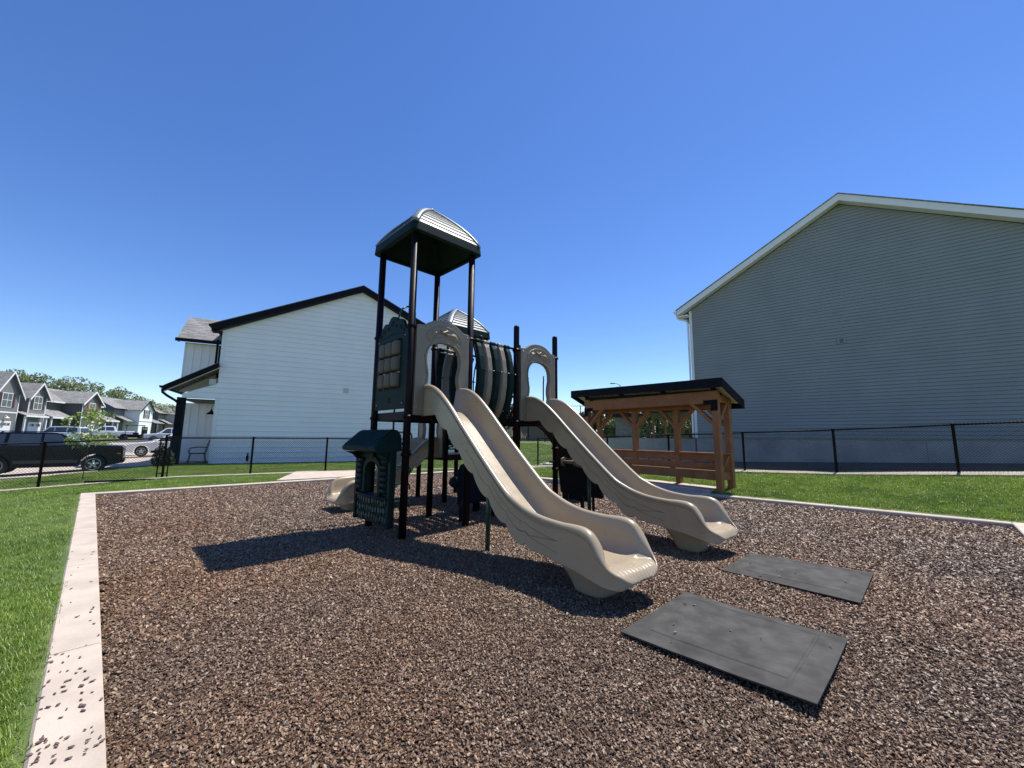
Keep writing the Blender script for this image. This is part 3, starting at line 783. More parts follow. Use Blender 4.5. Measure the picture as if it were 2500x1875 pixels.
# ---- green block panel on the F-L side (y=0), outward -y
def block_panel():
    hw=.475;cx=-.53
    top=[(-hw,1.22),(-hw+.03,1.24),(-.40,1.26),(-.36,1.34),(-.31,1.40),(-.25,1.43),(-.19,1.425),(-.155,1.405),(-.13,1.44),(-.08,1.49),(0,1.51)]
    top=top+[(-x,z) for x,z in top[::-1][1:]]
    mb=MB(Matrix.Translation((cx,0,DK))).mat(M_green)
    # frame around window hole: left, right, bottom, top pieces as strips in one ring
    x0,x1,z0,z1=-.335,.295,.36,1.10
    n=len(top);below=[(x0+(x1-x0)*i/(n-1),z1) for i in range(n)]
    # upper part
    mb.strip(top,[(-hw+(2*hw)*i/(n-1),z1+.0) for i in range(n)],-.03,.02)
    mb.build_parts=None
    mb.box((-hw,-.03,.04),(x0,.02,z1));mb.box((x1,-.03,.04),(hw,.02,z1));mb.box((x0,-.03,.04),(x1,.02,z0))
    p=mb.build('block_panel',None,PS)
    # border lip of the window
    l=MB(Matrix.Translation((cx,0,DK))).mat(M_green)
    l.tube([(x0-.01,-.032,z0-.01),(x1+.01,-.032,z0-.01),(x1+.01,-.032,z1+.01),(x0-.01,-.032,z1+.01)],.008,6,closed=True,smooth=False)
    # relief swirls along the crown
    for a,b,q in((-.36,1.24,.02),(-.27,1.30,.028),(-.13,1.33,.022),(0,1.39,.034),(.13,1.33,.022),(.27,1.30,.028),(.36,1.24,.02),(0,.18,.035)):
        l.tube([(a+q*math.cos(R(t)),-.031,b+q*1.25*math.sin(R(t))) for t in range(0,360,30)],.006,5,closed=True)
    l.tube([(-.40+.8*i/20,-.031,1.17+.05*math.sin(PI*i/20)) for i in range(21)],.005,5)
    l.build('relief',None,p)
    bl=M_tanp
    w=(x1-x0)/3;hh=(z1-z0)/3
    for i in range(3):
        ax=MB(Matrix.Translation((cx,0,DK))).mat(M_metal);ax.tube([(x0+w*(i+.5),0.0,z0),(x0+w*(i+.5),0.0,z1)],.008,8);ax.build('rod',None,p)
        for j in range(3):
            b=MB(Matrix.Translation((cx+x0+w*(i+.5),-.012,DK+z0+hh*(j+.5)))).mat(M_block)
            a=w/2-.006;c=hh/2-.013
            rings=[]
            for zz,f in((-c,.62),(-c+.006,.82),(-c+.018,.95),(-c+.04,1),(0,1.02),(c-.04,1),(c-.018,.95),(c-.006,.82),(c,.62)):
                ring=[]
                for k in range(16):
                    t=2*PI*k/16;q=.55;ring.append((a*f*math.copysign(abs(math.cos(t))**q,math.cos(t)),.085*f*math.copysign(abs(math.sin(t))**q,math.sin(t)),zz))
                rings.append(ring)
            b.loft(rings);b.build('block',None,p)
    bo=MB(Matrix.Translation((cx,0,DK))).mat(M_metal)
    for x,z in((-hw+.05,1.14),(hw-.05,1.14),(-hw+.07,.12),(hw-.07,.12)): bo.lathe([(.012,-.030),(.014,-.035),(.010,-.041),(.003,-.043)],(x,0,z),axis='y',n=10)
    bo.build('bolt',None,p)
block_panel()
# ---- playhouse front under the deck (outside y=-.16)
def playhouse():
    y0=-.20
    Mx=Matrix.Translation((-.57,y0,0))
    hw=.56
    mb=MB(Mx).mat(M_green)
    z0,z1=.16,1.20
    wx,wz0,wz1=.205,.60,1.03
    # window arch hole: build as strip left/right + top
    mb.box((-hw,0,z0),(hw,.07,wz0-.03))
    def archo(w,zt,n=9): return [(-w,wz0-.03)]+[(-w,wz0+.0)]+[(-w*math.cos(PI/2*i/(n-1)) ,zt-.16+.16*math.sin(PI/2*i/(n-1))) for i in range(n)]
    ia=archo(wx,wz1);oa=[(-hw,wz0-.03),(-hw,wz0)]+[(-hw,zz) for zz in (.8,.95,1.05,1.12,z1)]+[(-hw*.75,z1),(-hw*.5,z1),(-hw*.25,z1),(0,z1)]
    I=ia+[(-x,z) for x,z in ia[::-1][1:]];O=oa+[(-x,z) for x,z in oa[::-1][1:]]
    assert len(I)==len(O),(len(I),len(O))
    mb.strip(O,I,0,.07)
    p=mb.build('playhouse_panel',None,PS,bevel=.01,angle=50)
    d=MB(Mx).mat(M_green)
    # corner posts, arch frame, sill shelf
    d.box((-hw-.01,-.03,z0-.005),(-hw+.06,.02,z1-.005));d.box((hw-.06,-.03,z0-.006),(hw+.01,.02,z1-.006))
    F1=[(x*1.38,z if z<wz0+.05 else z+(z-wz0)*.20) for x,z in I];d.strip(F1,[(x*1.03,z) for x,z in I],-.035,.004)
    d.box((-.05,-.045,wz1+.04),(.05,.0,wz1+.13))
    d.build('window_frame',None,p,bevel=.008)
    s=MB(Mx).mat(M_navy);pl=[(-hw+.03,.0),(-hw+.03,-.05),(-.3,-.085),(0,-.10),(.3,-.085),(hw-.03,-.05),(hw-.03,.0)]
    s.prism(pl,wz0-.075,wz0-.035,'xy');s.build('shelf',None,p,bevel=.01)
    # log ends each side
    lg=MB(Mx).mat(M_green)
    for sx in(-1,1):
        for k in range(6):
            zc=wz0+.035+k*.082;lg.tube([(sx*.30,-.008,zc),(sx*.49,-.008,zc)],[.038,.038],12)
    lg.build('log_courses',None,p)
    # stones
    st=MB(Mx).mat(mat('green_stone_relief',(.010,.040,.036),(.016,.055,.048),rough=.5,scale=9))
    r=random.Random(5)
    yk=z0+.03
    rows=3
    for j in range(rows):
        x=-hw+.09
        while x<hw-.10:
            w=r.uniform(.045,.10);h=.34/rows
            if x+w>hw-.075: w=hw-.075-x
            cx,cz=x+w/2,z0+.03+h*(j+.5);pts=[];m=r.randint(4,6);a0=r.uniform(0,1);r0=r.uniform(-.018,.018)
            for k in range(m):
                a=a0+2*PI*k/m;pts.append((cx+(w/2-.006)*math.cos(a)*r.uniform(.75,1.2),cz+r0+(h/2-.004)*math.sin(a)*r.uniform(.75,1.15)))
            st.prism(pts,-.020,.002,'xz');x+=w
    st.build('stone_relief',None,p,bevel=.006)
    # awning with ribbed roof
    aw=MB(Mx).mat(M_green);xs=[-.57+1.14*i/56 for i in range(57)]
    rings=[]
    for i,x in enumerate(xs):
        ph=(i%4)/4;rb=.012*(1 if i%4 in(1,2) else 0)
        if i in(0,56): rb=0
        prof=[(.14,1.42),(.10,1.475),(.03,1.490),(-.03,1.465),(-.23,1.275),(-.26,1.245),(-.255,1.20),(-.22,1.185),(-.05,1.175),(.14,1.20)]
        ring=[]
        for k,(y,z) in enumerate(prof):
            o=rb if 1<=k<=4 else 0
            ring.append((x+ (0.06*((z-1.2)/.3) if i<3 else 0)*(1 if z>1.2 else 0)-(0.06*((z-1.2)/.3) if i>53 else 0)*(1 if z>1.2 else 0),y-o*.5,z+o))
        rings.append(ring)
    aw.loft(rings,smooth=False);aw.build('awning',None,p,bevel=.004,angle=60)
    br=MB(Mx).mat(M_green)
    for sx in(-1,1): br.prism([(-.22,1.17),(0,1.17),(0,.98),(-.04,1.05),(-.10,1.12)],sx*.50-.03,sx*.50+.03,'yz')
    br.build('corbel',None,p)
    a=MB().mat(M_brown)
    for x in(-1.06,0):
        for z in(.4,1.30): a.tube([(x,-.02,z),(x,y0+.14,z)],.022,10)
    a.build('mounting_arm',None,p)
playhouse()
# ---- barrel crawl bridge
def barrel():
    cx=-.53
    n0=1.24;cols=[M_green,M_tanp]*3
    path=[(.0,3.00),(.045,2.92),(.10,2.74),(.135,2.52),(.13,2.28),(.09,2.06),(.01,1.86),(-.12,1.70),(-.30,1.60),(-.53,1.565)]
    path=path+[(2*cx-x,z) for x,z in path[::-1][1:]]
    rings=MB().mat(M_brown)
    for y in(1.17,2.12):
        rings.tube([(x-.02*(1 if x>cx else -1),y,z+.01) for x,z in path],.014,8)
    for x in(0.0,2*cx): rings.tube([(x,1.12,3.03),(x,2.18,3.03)],.020,10)
    for pa in(3,6,12,15): rings.tube([(path[pa][0]*.96-.02,1.14,path[pa][1]),(path[pa][0]*.96-.02,2.16,path[pa][1])],.012,8)
    B_=rings.build('barrel_bridge',None,PS)
    for i in range(5):
        y=1.235+.17*i+.02;m=cols[i];mb=MB().mat(m);w=.064
        rr=[]
        pts=[Vector((x,0,z)) for x,z in path]
        for k,pv in enumerate(pts):
            d=(pts[min(k+1,len(pts)-1)]-pts[max(k-1,0)]).normalized();nn=Vector((-d.z,0,d.x))
            c=Vector((cx,0,2.4));nn=nn if (pv-c).dot(nn)>0 else -nn
            c=pv+Vector((0,y,0))
            rr.append([c-Vector((0,w*.95,0)),c-Vector((0,w*.7,0))+nn*.028,c+Vector((0,w*.7,0))+nn*.028,c+Vector((0,w*.95,0)),c+Vector((0,w*.95,0))-nn*.075,c-Vector((0,w*.95,0))-nn*.075])
        mb.loft(rr,smooth=False);s=mb.build('slat',None,B_,bevel=.006,angle=60)
        cp=MB().mat(m)
        for x in(0,2*cx): cp.tube([(x,y-.055,3.03),(x,y-.05,3.03),(x,y+.05,3.03),(x,y+.055,3.03)],[.028,.038,.038,.028],12)
        cp.build('slat_cap',None,s)
        bt=MB().mat(M_metal)
        for pa in(3,6): bt.blob((path[pa][0]+.028,y+.075,path[pa][1]),.011,6)
        bt.build('bolt',None,s)
barrel()
# ---- safety rails and handholds of the middle tower
def rails():
    g=MB().mat(M_greenp)
    for k in range(1): 
        for y in(2.24,): 
            g.tube([(0.0,y-.03,DK-.05),(0.0,y-.07,DK+.02),(0.0,y-.09,DK+.5),(0.0,y-.09,3.02)],.014,8)
    g.tube([(-.02,2.08,2.9),(-.02,2.04,2.85),(-.02,2.04,1.9),(-.02,2.09,1.85)],.013,8)
    g.build('grab_rail',None,PS)
    b=MB().mat(M_brown)
    # barrier on -x side of tower 2 with balusters
    for z in(DK+.08,DK+.95): b.tube([(-1.06,2.19,z),(-1.06,3.30,z)],.016,8)
    for k in range(1,9): b.tube([(-1.06,2.19+k*.123,DK+.08),(-1.06,2.19+k*.123,DK+.95)],.010,6)
    b.build('barrier',None,PS)
    h=MB().mat(M_brown)
    for y0 in(3.34,):
        h.tube([(-.35,y0,DK+.05),(-.35,y0,DK+.75),(-.36,y0+.02,DK+.85),(-.40,y0+.06,DK+.93),(-.46,y0+.14,DK+.95)],.014,8)
        h.tube([(-.80,y0,DK+.05),(-.80,y0,DK+.75),(-.81,y0+.02,DK+.85),(-.85,y0+.06,DK+.93),(-.91,y0+.14,DK+.95)],.014,8)
    h.build('handhold',None,PS)
    # low tower guard rails
    q=MB().mat(M_brown)
    for z in(D3+.08,D3+.9): q.tube([(-3.24,2.18,z),(-3.24,3.26,z)],.016,8);q.tube([(-3.24,3.26,z),(-2.16,3.26,z)],.016,8)
    for k in range(1,9): q.tube([(-3.24,2.18+k*.12,D3+.08),(-3.24,2.18+k*.12,D3+.9)],.010,6);q.tube([(-3.24+k*.12,3.26,D3+.08),(-3.24+k*.12,3.26,D3+.9)],.010,6)
    q.build('barrier',None,PS)
    # crossing handrails of the step deck
    s=MB().mat(M_brown)
    for y in (2.2,3.27):
        s.tube([(-2.16,y,1.9),(-2.0,y,2.05),(-1.2,y,2.3),(-1.06,y,2.45)],.016,8)
        s.tube([(-2.16,y,1.15),(-1.06,y,1.45)],.016,8)
        for t in(.25,.5,.75): s.tube([(-2.16+1.1*t,y,1.15+.3*t),(-2.16+1.1*t,y,2.0+.35*t)],.010,6)
    s.build('barrier',None,PS)
rails()
# ---- loop climber on the L-B side (x=-1.06, outward -x)
def climber():
    mb=MB().mat(M_greenp);x=-1.36;y=.50
    mb.tube([(x,y,-.05),(x,y,3.55),(x,y+.02,3.66),(x,y+.07,3.75),(x,y+.14,3.80)],.017,10)
    mb.tube([(x,y+.14,3.80),(x,y+.25,3.84),(x,y+.31,3.80),(x,y+.33,3.72),(x,y+.33,2.95)],.017,10)
    p=mb.build('climber_pole',None,PS)
    for k in range(5):
        z=.28+k*.30;m=MB().mat(M_greenp);sg=1
        m.tube([(x,y-.26,z),(x-.02,y-.31,z+.0),(x-.05,y-.33,z+.05),(x-.05,y-.33,z+.10)][:1]+[(x,y+.30,z)],.015,8)
        m.tube([(x,y-.26,z),(x-.01,y-.31,z-.015),(x-.02,y-.34,z-.06),(x-.02,y-.34,z-.12)],.015,8)
        m.tube([(x,y+.30,z),(x-.01,y+.35,z-.015),(x-.02,y+.38,z-.06),(x-.02,y+.38,z-.12)],.015,8)
        m.build('rung_loop',None,p)
    a=MB().mat(M_greenp);a.tube([(x,y,DK-.07),(-1.06,y,DK-.07)],.015,8);a.tube([(x,y+.33,2.95),(-1.06,y+.42,2.95)],.015,8);a.build('bracket',None,p)
climber()
# ---- slide support leg (green) and slide 2 leg
for y in(.55,2.74):
    m=MB().mat(M_greenp);m.tube([(1.22,y-.04,-.05),(1.22,y-.04,1.02)],.030,12);m.box((1.14,y-.20,.93),(1.26,y+.06,.95));m.build('slide_leg',None,PS)
# ---- curved climbing wall on the far (+y) side of the middle tower
def curved():
    mb=MB().mat(M_black);rr=[]
    for i in range(15):
        t=i/14;a=R(90*t);y=3.38+1.35*math.sin(a)**1.0*.95;z=-.05+(DK+.02)*math.cos(a)**.85 if i<14 else -.05
        nrm=Vector((0,math.cos(a)*0+math.sin(a),math.cos(a))).normalized()
        for_=[]
        for xx in(-.90,-.80,-.28,-.18):
            d=.03 if xx in(-.90,-.18) else .012
            for_.append((xx,y+nrm.y*d,z+nrm.z*d))
        rr.append(for_+[(xx,y-nrm.y*.03,z-nrm.z*.03) for xx in(-.18,-.90)])
    mb.loft(rr,smooth=False);p=mb.build('curved_climber',None,PS)
    h=MB().mat(M_green)
    for i in range(1,13):
        c=[sum(q[k] for q in rr[i][:4])/4 for k in range(3)]
        h.blob((c[0]+(.12 if i%2 else -.12),c[1]+.03,c[2]+.03),(.05,.035,.03),8)
    h.build('hand_grip',None,p)
curved()
# ---- low play counter beside the middle tower (seen under slide 2)
def counter():
    Mx=Matrix.Translation((.66,3.16,0))
    mb=MB(Mx).mat(M_black)
    mb.prism([(-.42,.42),(-.50,.95),(-.44,1.02),(.02,1.02),(.14,.90),(.34,.80),(.46,.58),(.52,.40),(.50,.36),(-.40,.38)],.0,.05,'xz')
    p=mb.build('counter_panel',None,PS,bevel=.01)
    l=MB(Mx).mat(M_black)
    for x in(-.28,.30): l.tube([(x,.03,-.05),(x,.03,.45)],.026,10)
    l.tube([(.02,.09,-.05),(.02,.09,.6)],.035,10)
    l.build('counter_leg',None,p)
    t=MB(Mx).mat(M_tanp);t.tube([(-.30,-.02,.96),(-.12,-.02,.96),(-.06,-.02,.96)],[.03,.035,.05],14);t.tube([(-.05,-.02,.96),(.12,-.02,.94)],[.07,.08],16)
    t.tube([(-.33,-.02,.96),(-.30,-.02,.96)],[.085,.085],14)
    t.build('tan_spinner',None,p)
    b=MB().mat(M_brown);b.tube([(0,3.30,.95),(.12,3.0,.95)],.02,8);b.build('bracket',None,p)
counter()
# ---- navy drum panel between tower one and the middle tower at ground level
def drum():
    Mx=Matrix.Translation((-.35,1.62,0))@Matrix.Rotation(R(90),4,'Z')
    mb=MB(Mx).mat(M_navy)
    mb.prism([(-.42,.28),(-.45,.80),(-.38,.93),(-.2,1.0),(.15,1.0),(.38,.9),(.45,.75),(.42,.28)],-.025,.025,'xz')
    p=mb.build('drum_panel',None,PS,bevel=.012)
    d=MB(Mx).mat(M_navy)
    for x,z,r in((-.50,.66,.09),(.1,.68,.16)): d.lathe([(r*.9,-.10),(r,-.08),(r,.02),(r*.9,.05)],(x,0,z),axis='y',n=20)
    d.build('drum',None,p)
    l=MB(Mx).mat(M_brown)
    for x in(-.36,.36): l.tube([(x,.0,-.05),(x,0,.4)],.03,10)
    l.build('drum_leg',None,p)
drum()
# transfer steps (dark moulded pods) under the far decks
def pods():
    m=MB().mat(M_black)
    m=MB().mat(M_black);m.blob((-.95,2.05,1.34),(.30,.22,.20),14);m.tube([(-.95,2.05,-.05),(-.95,2.05,1.3)],.045,12);m.build('step_pod',None,PS)
pods()
# ------------------------------------------------------------------ wear mats
def wearmat(c,lift,label):
    a,b,cc,d=[Vector(q) for q in c];mb=MB().mat(M_rub);n=28;top=[]
    ox,oy=(a.x+cc.x)/2,(a.y+cc.y)/2
    def H(s,t):
        e=min(s,1-s,t,1-t);base=lift(s,t)
        pr=.013+.018*sstep(.0,.125,e)+.004*noise.noise((s*5,t*5,c[0][0]*3))-(.005 if .122<e<.135 else 0)
        return base,pr
    W=n+1;cs=[0,.03,.06,.09,.115,.124,.133,.14]+[.14+(.72)*i/12 for i in range(1,12)]+[.86,.867,.876,.885,.91,.94,.97,1];W=len(cs)
    vs=[]
    for t in cs:
        for s in cs:
            p=(a*(1-s)+b*s)*(1-t)+(d*(1-s)+cc*s)*t;bz,pr=H(s,t);vs.append((p.x-ox,p.y-oy,bz+pr))
    k=len(vs);
    for t in cs:
        for s in cs:
            p=(a*(1-s)+b*s)*(1-t)+(d*(1-s)+cc*s)*t;bz,pr=H(s,t);vs.append((p.x-ox,p.y-oy,bz+.004))
    fs=[(j*W+i,j*W+i+1,(j+1)*W+i+1,(j+1)*W+i) for j in range(W-1) for i in range(W-1)]
    fs+=[tuple(k+q for q in f[::-1]) for f in fs]
    rim=[i for i in range(W)]+[j*W+W-1 for j in range(1,W)]+[(W-1)*W+i for i in range(W-2,-1,-1)]+[j*W for j in range(W-2,0,-1)]
    for p,q in zip(rim,rim[1:]+rim[:1]): fs.append((p,p+k,q+k,q))
    mb.add(vs,fs,False);o=mb.build('wear_mat',None);o.location=(ox,oy,0)
    return tag(o,label,'mat','rubber wear mats at the foot of the slides')
wearmat([(1.598,3.848),(2.375,3.003),(1.585,2.245),(.79,3.05)],lambda s,t:.006+.035*t*t*(.4+.6*s)+.02*(s-.5)**2,'large dark grey rubber mat nearest the camera with warped raised front corner')
wearmat([(2.98,5.162),(3.821,4.403),(2.986,3.601),(2.269,4.503)],lambda s,t:.004+.02*t*s+.015*(1-t)*s,'farther dark grey rubber mat below the second slide')
rr=random.Random(8)
sp=[]
for c in([(1.598,3.848),(2.375,3.003),(1.585,2.245),(.79,3.05)],[(2.98,5.162),(3.821,4.403),(2.986,3.601),(2.269,4.503)]):
    a,b,cc,d=[Vector(q) for q in c]
    for i in range(9):
        s,t=rr.uniform(.1,.95),rr.uniform(.05,.95);p=(a*(1-s)+b*s)*(1-t)+(d*(1-s)+cc*s)*t;z=.034+ (.006+.035*t*t*(.4+.6*s) if c[0][0]<2 else .004+.02*t*s+.015*(1-t)*s);sp.append((p.x,p.y,z+.003))
o=stray('stray_chips','few loose chips lying on the two dark rubber mats',sp,3)
o.data.materials.clear();o.data.materials.append(mat('pale_chip',(.20,.17,.13),(.08,.06,.045),rough=.6,scale=25))
# ------------------------------------------------------------------ chain link fences
def fence(name,P,label,H=1.27,gate=None,skipfirst=False):
    o0=P[0];root=thing(name,label,'fence',(o0[0],o0[1],zg(*o0)),0,'black chain link fences round the play area')
    ox,oy,oz=root.location
    Z=[zg(*p) for p in P]
    def L(p,z): return (p[0]-ox,p[1]-oy,z-oz)
    for i,p in enumerate(P):
        if skipfirst and i==0: continue
        m=MB().mat(M_black);x,y,_=L(p,0);r=.034;m.lathe([(r,Z[i]-oz-.06),(r,Z[i]-oz+H-.01),(r+.006,Z[i]-oz+H-.008),(r+.006,Z[i]-oz+H+.012),(r*.6,Z[i]-oz+H+.03),(.004,Z[i]-oz+H+.035)],(x,y,0),n=12);m.build('fence_post',None,root)
    rl=MB().mat(M_black)
    for i in range(len(P)-1): rl.tube([L(P[i],Z[i]+H-.02),L(P[i+1],Z[i+1]+H-.02)],.022,10)
    rl.build('top_rail',None,root)
    w=MB().mat(M_wire)
    for i in range(len(P)-1):
        a=Vector(P[i]);b=Vector(P[i+1]);ln=(b-a).length;s=.0707;h=H+.02;z0=.03
        m=int(round(ln/s));k=int(h/s)
        d=(b-a).normalized();nrm=Vector((-d.y,d.x))*.0015
        def pt(x,z):
            q=a+(b-a)*(x/ln);zz=Z[i]+(Z[i+1]-Z[i])*x/ln+z0+z;return Vector((q.x-ox,q.y-oy,zz-oz))
        s=ln/m
        for c in range(-k,m+1):
            for sg in(1,-1):
                # diagonal from (x0,0) up to (x0+sg*h)
                x0=c*s if sg>0 else (c+k)*s; xa,za=x0,0.;xb,zb=x0+sg*h,h
                if sg>0:
                    if xa<0: za=-xa;xa=0
                    if xb>ln: zb=za+(ln-xa);xb=ln
                else:
                    if xa>ln: za=xa-ln;xa=ln
                    if xb<0: zb=za+xa;xb=0
                if zb-za<.03 or xa<0 or xa>ln: continue
                off=Vector((nrm.x,nrm.y,0))*sg
                w.tube([pt(xa,za)+off,pt(xb,zb)+off],.0034,3,cap=False,smooth=False)
    w.build('chain_link_mesh',None,root,fix=False)
    return root
fL=fence('chain_link_fence',FL,'black chain link fence on the left in front of the white house and parked cars')
fR=fence('chain_link_fence',FR,'black chain link fence on the right in front of the grey green house',skipfirst=True)
# gate beside the double post at left fence
def gate():
    g=thing('gate_latch_post','narrow black gate frame hung beside a fence post left of the porch','gate',(-11.0,12.83,zg(-11,12.83)))
    m=MB().mat(M_black);d=(Vector(FL[3])-Vector(FL[2])).normalized()
    for k in(-.14,.11): m.tube([(d.x*k,d.y*k,-.02),(d.x*k,d.y*k,1.22)],.018,8)
    for z in(.15,.65,1.15): m.tube([(d.x*-.14,d.y*-.14,z),(d.x*.11,d.y*.11,z)],.012,8)
    m.tube([(-.04,-.0,1.22),(-.0,.0,1.33),(.06,.04,1.36)],.03,8);m.build('gate_frame',None,g)
gate()
m=MB().mat(M_black);m.box((-.05,-.75,0),(.05,.75,.05));o=m.build('black_edging',None,bevel=.01);o.location=(-11.45,11.95,zg(-11.45,11.95)+.04);o.rotation_euler=(0,0,R(-57));tag(o,'short black plastic edging strip lying in the grass by the left fence','edging')
# ------------------------------------------------------------------ shelter
def shelter():
    s=thing('picnic_shelter','cedar timber bench shelter with black sloping metal roof beside the play bed','shelter',(SHED[0][0],SHED[0][1],.10),SHED[1])
    L=4.31;W=.62;t=.15
    def beam(name,p,q,w,h,up=(0,0,1),bev=.006):
        m=MB().mat(M_wood);m.beam(p,q,w,h,up);return m.build(name,None,s,bevel=bev)
    HB=2.56  # beam top
    for x in(0,L): 
        po=beam('post',(x,0,-.15),(x,0,HB-.30),t,t,(0,1,0))
    for k in range(4):
        x=L*k/3; beam('post',(x,W,-.12 if k!=3 else -.2),(x,W,HB-.28),t,t,(0,1,0))
    beam('beam',(-.09,0,HB-.16),(L+.09,0,HB-.16),.14,.32)
    beam('beam',(-.09,W,HB-.27),(L+.09,W,HB-.27),.14,.26)
    for x in(0,L): beam('beam',(x,.08,HB-.20),(x,W-.08,HB-.20),.12,.20)
    # braces
    def brace(p,q,up=(0,1,0)): beam('brace',p,q,.09,.13,up)
    for x,sg in((0,1),(L,-1)): brace((x+sg*.06,0,HB-.86),(x+sg*.66,0,HB-.27))
    for k in range(4):
        x=L*k/3
        for sg in(1,-1):
            if (k==0 and sg<0) or (k==3 and sg>0): continue
            brace((x+sg*.06,W,HB-.88),(x+sg*.52,W,HB-.38))
    for x in(0,L): brace((x,.06,HB-.80),(x,W-.1,HB-.28),(1,0,0))
    # bench & back rails
    beam('back_rail',(0,W-.02,.81),(L,W-.02,.81),.05,.20); beam('cap_rail',(0,W-.03,.93),(L,W-.03,.93),.16,.04)
    beam('back_rail',(0,W-.08,.57),(L,W-.08,.57),.05,.20)
    beam('seat_rail',(0,.10,.38),(L,.10,.38),.05,.22)
    for y in(.15,.29,.43): beam('seat_board',(0.02,y,.485),(L-.02,y,.485),.125,.035)
    for k in range(1,9): beam('slat_block',(L*k/9,W-.04,.62),(L*k/9,W-.04,.76),.06,.05,(0,1,0))
    for x in(0,L):
        beam('arm_rail',(x,.08,.95),(x,W-.08,.95),.12,.04);beam('brace',(x,.10,.50),(x,W-.10,.90),.04,.09,(1,0,0));beam('seat_rail',(x,.08,.38),(x,W-.08,.38),.05,.20)
    # brackets
    b=MB().mat(M_trimblk)
    for x,sg in((0,1),(L,-1)):
        b.box((min(x-sg*.085,x+sg*.28),-.082,HB-.36),(max(x-sg*.085,x+sg*.28),-.076,HB-.24));b.box((x-.085,-.085,HB-.52),(x+.085,-.0795,HB-.24))
    b.build('bracket',None,s)
    # roof: plane sloping down to the back
    def rz(y): return 2.86-.39*(y+.30)
    x0,x1,y0,y1=-.46,4.62,-.30,.92
    rf=MB().mat(M_roofm);T=.17
    r=[(x0,y0,rz(y0)),(x1,y0,rz(y0)),(x1,y1,rz(y1)),(x0,y1,rz(y1))]
    rf.add(r+[(a,b,c-.03) for a,b,c in r],[(0,1,2,3),(7,6,5,4),(0,4,5,1),(1,5,6,2),(2,6,7,3),(3,7,4,0)],False)
    for k in range(14):
        x=x0+.02+(x1-x0-.06)*k/13;rf.add([(x,y0,rz(y0)+.001),(x+.03,y0,rz(y0)+.001),(x+.03,y1,rz(y1)+.001),(x,y1,rz(y1)+.001),(x,y0,rz(y0)+.03),(x+.03,y0,rz(y0)+.03),(x+.03,y1,rz(y1)+.03),(x,y1,rz(y1)+.03)],[(4,5,6,7),(0,1,5,4),(1,2,6,5),(2,3,7,6),(3,0,4,7)],False)
    roof=rf.build('roof',None,s);roof.rotation_euler=(0,.020,0);roof.location=(-.057,0,.035)
    fa=MB().mat(M_trimblk)
    fa.box((x0-.02,y0-.025,rz(y0)-.20),(x1+.02,y0-.002,rz(y0)+.035))
    fa.box((x0-.02,y1+.002,rz(y1)-.20),(x1+.02,y1+.025,rz(y1)+.02))
    for x in(x0-.025,x1+.002): fa.add([(x,y0,rz(y0)+.034),(x+.022,y0,rz(y0)+.034),(x+.022,y1,rz(y1)+.03),(x,y1,rz(y1)+.03),(x,y0,rz(y0)-.20),(x+.022,y0,rz(y0)-.20),(x+.022,y1,rz(y1)-.20),(x,y1,rz(y1)-.20)],[(0,1,2,3),(7,6,5,4),(0,4,5,1),(1,5,6,2),(2,6,7,3),(3,7,4,0)],False)
    fa.build('fascia',None,roof)
    so=MB().mat(M_soffit);n=int((x1-x0-.1)/.05);rings=[]
    for k in range(n+1):
        x=x0+.03+(x1-x0-.06)*k/n;dz=-.045-(.016 if k%4 in(0,1) else 0);rings.append([(x,y0+.01,rz(y0)+dz),(x,y1-.01,rz(y1)+dz)])
    so.loft(rings,closed=False,cap=False,smooth=False);so.build('soffit',None,roof,fix=False)
    ra=MB().mat(M_black)
    ra.beam((0-.05,-.02,HB+.045),(L+.05,-.02,HB+.045),.10,.08)
    for x in(0,L/3,2*L/3,L): ra.beam((x,-.22,2.725),(x,.85,2.31),.06,.08)
    ra.build('rafter',None,roof)
shelter()
# ------------------------------------------------------------------ houses
def siding(mb,x0f,x1f,z0,z1,step,lip=.014,y=0.,half=0.,gm=None):
    z=z0;i=0
    while z<z1-1e-4:
        h=min(step,z1-z)
        a0,a1=x0f(z),x1f(z);b0,b1=x0f(z+h-1e-3),x1f(z+h-1e-3)
        l=lip if (not half or i%2==0) else half
        if a1-a0>.02 or b1-b0>.02:
            if b1<b0: b0=b1=(b0+b1)/2
            mb.add([(a0,y-l,z),(a1,y-l,z),(b1,y-.001,z+h),(b0,y-.001,z+h),(a0,y-.0005,z),(a1,y-.0005,z)],[(0,1,2,3),(4,5,1,0)],False)
        if gm and a1-a0>.02 and l==lip:
            k=mb.cur;mb.mat(gm);mb.add([(a0,y-l-.0015,z-.004),(a1,y-l-.0015,z-.004),(a1,y-l-.0015,z+.007),(a0,y-l-.0015,z+.007)],[(0,1,2,3)],False);mb.cur=k  # darker strip on the lap edge paints the shadow line under each course
        z+=h;i+=1
def solid(mb,poly,y0,y1): mb.prism(poly,y0,y1,'xz')
def rake(mb,p,q,w,y0,y1):
    # board from p to q in xz, height w (vertical), depth y0..y1
    mb.add([(p[0],y0,p[1]-w),(q[0],y0,q[1]-w),(q[0],y0,q[1]),(p[0],y0,p[1]),(p[0],y1,p[1]-w),(q[0],y1,q[1]-w),(q[0],y1,q[1]),(p[0],y1,p[1])],[(0,1,2,3),(7,6,5,4),(0,4,5,1),(1,5,6,2),(2,6,7,3),(3,7,4,0)],False)
def roofslab(mb,a,b,c,d,th=.05):
    v=[Vector(q) for q in(a,b,c,d)];mb.add([tuple(q) for q in v]+[(q.x,q.y,q.z-th) for q in v],[(0,1,2,3),(7,6,5,4),(0,4,5,1),(1,5,6,2),(2,6,7,3),(3,7,4,0)],False)
